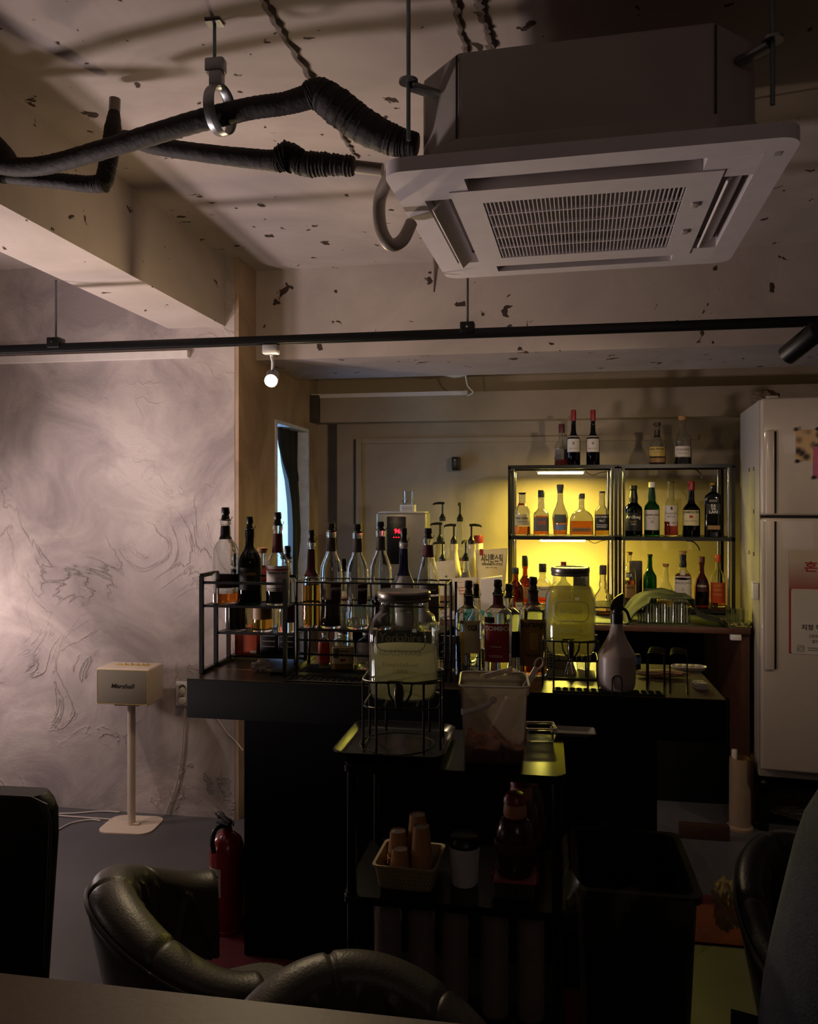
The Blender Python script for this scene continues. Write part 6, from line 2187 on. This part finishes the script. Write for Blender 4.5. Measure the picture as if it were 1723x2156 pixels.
# ------------------------------------------------------------------ table and chairs in front
M_tab = mat('brown_table_laminate', '#45342a', rough=.5, var=.12, scale=6, bump=.05)
t = thing('table', 'brown table top at the bottom edge of the picture', 'table', (-.62, .92, 0))
MB().prism(rrect(.86, .335, .03, 5), .70, .73).build('table_top', M_tab, t)
MB().lathe([(0, .009), (.26, .009), (.26, .02), (.06, .035), (.035, .05), (.035, .66), (.10, .685), (.10, .699), (0, .699)], (-.22, -.05, 0), n=30).build('pedestal', M_blk, t)

M_lea = mat('dark_olive_leather', '#38352d', rough=.42, var=.10, scale=30, bump=.12, bscale=180)
M_lea2 = mat('black_leather', '#121213', rough=.42, var=.10, scale=30, bump=.12, bscale=180)
M_pip = mat('leather_piping', '#2a2723', rough=.45, var=.05)


def tub_chair(label, loc, rz, m_=None, top=.80, arm=.60, a_=.275, b_=.27, th=.062):
    m_ = m_ or M_lea
    t = thing('tub_chair', label, 'chair', loc, rz, 'quilted tub chairs at the table')
    PH = R(92)
    z0 = .40

    def rim(ph):
        k = min(1.0, abs(ph) / PH)
        s = k * k * (3 - 2 * k)
        return top - (top - arm) * (s ** 1.15)

    def pt(ph, r_off, z):
        flare = 1 + .16 * (z - z0) / (top - z0)
        return Vector(((a_ * flare + r_off) * math.sin(ph), (b_ * flare + r_off) * math.cos(ph), z))

    def quilt(ph, z):
        # diamond seams on the inner face
        s_ = ph * .30
        g = 5.5
        d1 = abs(((s_ + z * .62) * g) % 1 - .5)
        d2 = abs(((s_ - z * .62) * g) % 1 - .5)
        d = min(.5 - d1, .5 - d2)
        return -.010 * math.exp(-(d / .07) ** 2)

    def inner(u, v):
        ph = -PH + 2 * PH * u
        zt = rim(ph)
        seg = abs(((u * 4) % 1) - .5)
        gr = -.007 * math.exp(-((.5 - seg) / .025) ** 2)
        if v < .62:
            w_ = v / .62
            z = z0 + .02 + (zt - .03 - z0 - .02) * w_
            return pt(ph, -th * .5 - quilt(ph, z) * -1.0 * (1 if w_ < .97 else 0), z)
        w_ = (v - .62) / .38
        a = pi * w_
        r_ = th / 2 + gr
        return pt(ph, -math.cos(a) * r_, zt - .03 + math.sin(a) * (.034 + gr))
    MB().grid(inner, 150, 46).build('inner_padding', m_, t, angle=60)

    def outer(u, v):
        ph = -PH * 1.005 + 2 * PH * 1.005 * u
        zt = rim(ph)
        return pt(ph, th * .5 + .003 - .012 * (1 - v) * 2, z0 + (zt - .036 - z0) * v)
    MB().grid(outer, 60, 10).build('outer_shell', m_, t, angle=60, solid=.006)
    N = 48
    MB().tube([pt(-PH + 2 * PH * k / N, th * .5 + .004, rim(-PH + 2 * PH * k / N) - .032) for k in range(N + 1)], .0055, n=8).build('piping', M_pip, t)
    MB().prism([(x, y) for x, y in rrect(.165, .165, .09, 6)], .33, .39).build('seat', m_, t)
    MB().lathe([(0, .02), (.20, .02), (.21, .012), (.21, .03), (.05, .05), (.028, .07), (.028, .355), (0, .355)], n=28).build('pedestal_base', M_chrome, t)
    return t


tub_chair('dark quilted tub chair turned sideways, between the slim black chair and the cart', (-.705, 1.735, .0), R(124), top=.735, arm=.60, a_=.225, b_=.225, th=.095)
tub_chair('dark quilted tub chair in the middle, tucked against the table', (-.262, 1.18, .009), R(28), top=.715, arm=.60, a_=.225, b_=.225, th=.085)
tub_chair('black tub chair at the right, half hidden by the person', (.69, 1.84, .0), R(40), M_lea2, top=.755, arm=.60, a_=.215, b_=.22, th=.06)
# slim black chair at the far left
t = thing('dining_chair', 'black upholstered high-back chair at the left edge', 'chair', (-1.27, 1.36, 0), R(3))
bt = .915


def back(u, v):
    a = 2 * pi * u
    pts = rrect(.235 - .02 * (1 - v), .028, .022, 4)
    k = u * len(pts)
    i = int(k) % len(pts)
    p, q = Vector(pts[i]), Vector(pts[(i + 1) % len(pts)])
    p = p.lerp(q, k - int(k))
    return Vector((p.x, .20 + p.y + .02 * v, .45 + (bt - .45) * v))


m = MB()
rings = []
for v in [0, .2, .4, .6, .8, .92, .97, 1.0]:
    inset = 0 if v < .9 else .004 + .028 * ((v - .9) / .1) ** 2.2
    hw = .215 + .022 * v - inset
    rings.append([Vector((x, y + .20 + .02 * v, .45 + (bt - .45) * v)) for x, y in rrect(hw, .028, .022, 4)])
ringloft(rings, m).build('backrest', M_lea2, t)
MB().tube([(-.224, .182, .5), (-.237, .188, .86), (-.225, .19, .90), (-.19, .192, .913), (.19, .192, .913), (.225, .19, .90), (.237, .188, .86), (.224, .182, .5)], .004, n=6).build('piping', M_pip, t)
MB().box((0, -.02, .445), (.45, .44, .07), bev=.02).build('seat', M_lea2, t)
for sx in (-1, 1):
    for sy in (-1, 1):
        MB().tube([(sx * .18, sy * .17, .41), (sx * .205, sy * .20, .0)], [.016, .011], n=10).build('leg', M_blk, t)

# ------------------------------------------------------------------ seated person at the right edge
M_swt = mat('blue_grey_fleece', '#3a404c', rough=.95, var=.12, scale=60, bump=.35, bscale=220)
M_skn = mat('skin', '#b58a70', rough=.55, var=.05, sss=.1)
M_hair = mat('dark_hair', '#15110f', rough=.5, var=.2)
M_jean = mat('dark_trousers', '#15161b', rough=.9, var=.1)


def skin(name, verts, edges, radii, m_, parent, sub=2, root=0):
    me = bpy.data.meshes.new(name)
    me.from_pydata(verts, edges, [])
    o = bpy.data.objects.new(name, me)
    COL.objects.link(o)
    md = o.modifiers.new('skin', 'SKIN')
    md.use_smooth_shade = True
    lay = me.skin_vertices[0].data
    for k, r_ in enumerate(radii):
        lay[k].radius = r_ if isinstance(r_, tuple) else (r_, r_)
    lay[root].use_root = True
    sm = o.modifiers.new('sub', 'SUBSURF')
    sm.levels = sm.render_levels = sub
    me.materials.append(m_)
    if parent:
        o.parent = parent
    return o


# local frame: faces -Y, x to the person's left; seat at z=.45
pr_ = thing('person', 'person in a blue-grey sweatshirt seated at the right edge, mostly out of the picture', 'person', (.470, 1.40, .0005), R(99))
V = [(0, .0, .53), (0, .0, .70), (0, -.05, .87), (0, -.105, .985), (0, -.18, 1.07),              # pelvis .. neck base
     (.10, -.105, 1.01), (.185, -.115, .98), (.235, -.15, .74), (.17, -.37, .73),                  # left arm
     (-.10, -.105, 1.01), (-.185, -.115, .98), (-.245, -.16, .74), (-.17, -.36, .73)]              # right arm
E_ = [(0, 1), (1, 2), (2, 3), (3, 4), (3, 5), (5, 6), (6, 7), (7, 8), (3, 9), (9, 10), (10, 11), (11, 12)]
Rd = [(.17, .135), (.165, .13), (.175, .13), (.15, .11), (.075, .075), (.085, .085), (.078, .078), (.062, .062), (.046, .046), (.085, .085), (.078, .078), (.062, .062), (.046, .046)]
body = skin('body', V, E_, Rd, M_swt, pr_)
skin('trousers', [(0, .03, .52), (.10, -.02, .51), (.12, -.40, .53), (.12, -.42, .12), (-.10, -.02, .51), (-.12, -.40, .53), (-.12, -.42, .12)],
     [(0, 1), (1, 2), (2, 3), (0, 4), (4, 5), (5, 6)], [(.15, .10), .095, .068, .05, .095, .068, .05], M_jean, pr_)
for sx in (-1, 1):
    ringloft([[Vector((sx * .12 + x, y - .46, z)) for x, y in rrect(w_, l_, .03, 4)] for z, w_, l_ in ((0, .045, .12), (.03, .046, .122), (.06, .040, .09), (.085, .035, .05))], MB()).build('shoe', M_blkp, pr_)
skin('neck', [(0, -.13, 1.05), (0, -.17, 1.16)], [(0, 1)], [.056, .052], M_skn, pr_, sub=2)
m = MB()
tm = bmesh.new()
bmesh.ops.create_uvsphere(tm, u_segments=32, v_segments=24, radius=1)
for v in tm.verts:
    x, y, z = v.co
    w_ = .074 * (1 - .18 * max(0, -z) ** 1.5)
    yy = y * .095
    if y < 0:
        yy *= 1.0 - .08 * z
        nose = math.exp(-((x / .16) ** 2 + ((z + .12) / .20) ** 2))
        yy -= .020 * nose
        yy += .010 * (math.exp(-(((x - .42) / .16) ** 2 + ((z - .02) / .12) ** 2)) + math.exp(-(((x + .42) / .16) ** 2 + ((z - .02) / .12) ** 2)))
        yy -= .006 * math.exp(-((x / .30) ** 2 + ((z + .48) / .07) ** 2))
    v.co = Vector((x * w_, yy - .175, z * .118 + 1.265))
m._join(tm)
m.build('head', M_skn, pr_)
for sx in (-1, 1):
    MB().lathe([(0, 0), (.011, .002), (0, .010)], (sx * .030, -.258, 1.268), n=14, M=Matrix.Rotation(R(90), 4, 'X')).build('eye', CP['black'], pr_)
    MB().box((sx * .076, -.165, 1.255), (.012, .032, .058), bev=.005).build('ear', M_skn, pr_)
MB().box((0, -.263, 1.208), (.044, .006, .009), bev=.002).build('mouth', mat('lips', '#8a4a44', rough=.5), pr_)
tm = bmesh.new()
bmesh.ops.create_uvsphere(tm, u_segments=28, v_segments=18, radius=1)
for v in tm.verts:
    x, y, z = v.co
    zz = z if (y > -.1 or z > .45) else .45 + (z - .45) * .05
    v.co = Vector((x * .083, max(y, -.86 if zz > .4 else -.2) * .103 - .165, max(zz, -.55) * .122 + 1.28))
m = MB()
m._join(tm)
m.build('hair', M_hair, pr_)
for sx, w0 in ((1, Vector((.17, -.37, .73))), (-1, Vector((-.17, -.36, .73)))):
    hv = [tuple(w0), tuple(w0 + Vector((-sx * .02, -.05, -.003)))]
    hE = [(0, 1)]
    hr_ = [.026, .032]
    for f in range(4):
        b0 = w0 + Vector((-sx * .02 + (f - 1.5) * .019, -.085, .002))
        i = len(hv)
        ln = (.030, .036, .034, .026)[f if sx > 0 else 3 - f]
        hv += [tuple(b0), tuple(b0 + Vector((0, -ln, .004))), tuple(b0 + Vector((0, -ln * 1.8, -.010)))]
        hE += [(1, i), (i, i + 1), (i + 1, i + 2)]
        hr_ += [.0105, .009, .0078]
    i = len(hv)
    hv += [tuple(w0 + Vector((-sx * .048, -.055, -.002))), tuple(w0 + Vector((-sx * .064, -.085, -.006)))]
    hE += [(1, i), (i, i + 1)]
    hr_ += [.012, .0095]
    skin('hand', hv, hE, hr_, M_skn, pr_, sub=2)

t = thing('stool', 'round black stool the person sits on, below the frame', 'stool', (.470, 1.40, .0))
MB().lathe([(0, .32), (.17, .32), (.185, .335), (.185, .362), (.17, .377), (0, .380)], n=28).build('seat', M_lea2, t)
for k in range(4):
    a = pi / 4 + k * pi / 2
    MB().tube([(.11 * math.cos(a), .11 * math.sin(a), .32), (.17 * math.cos(a), .17 * math.sin(a), .0)], .012, n=8).build('leg', M_blk, t)
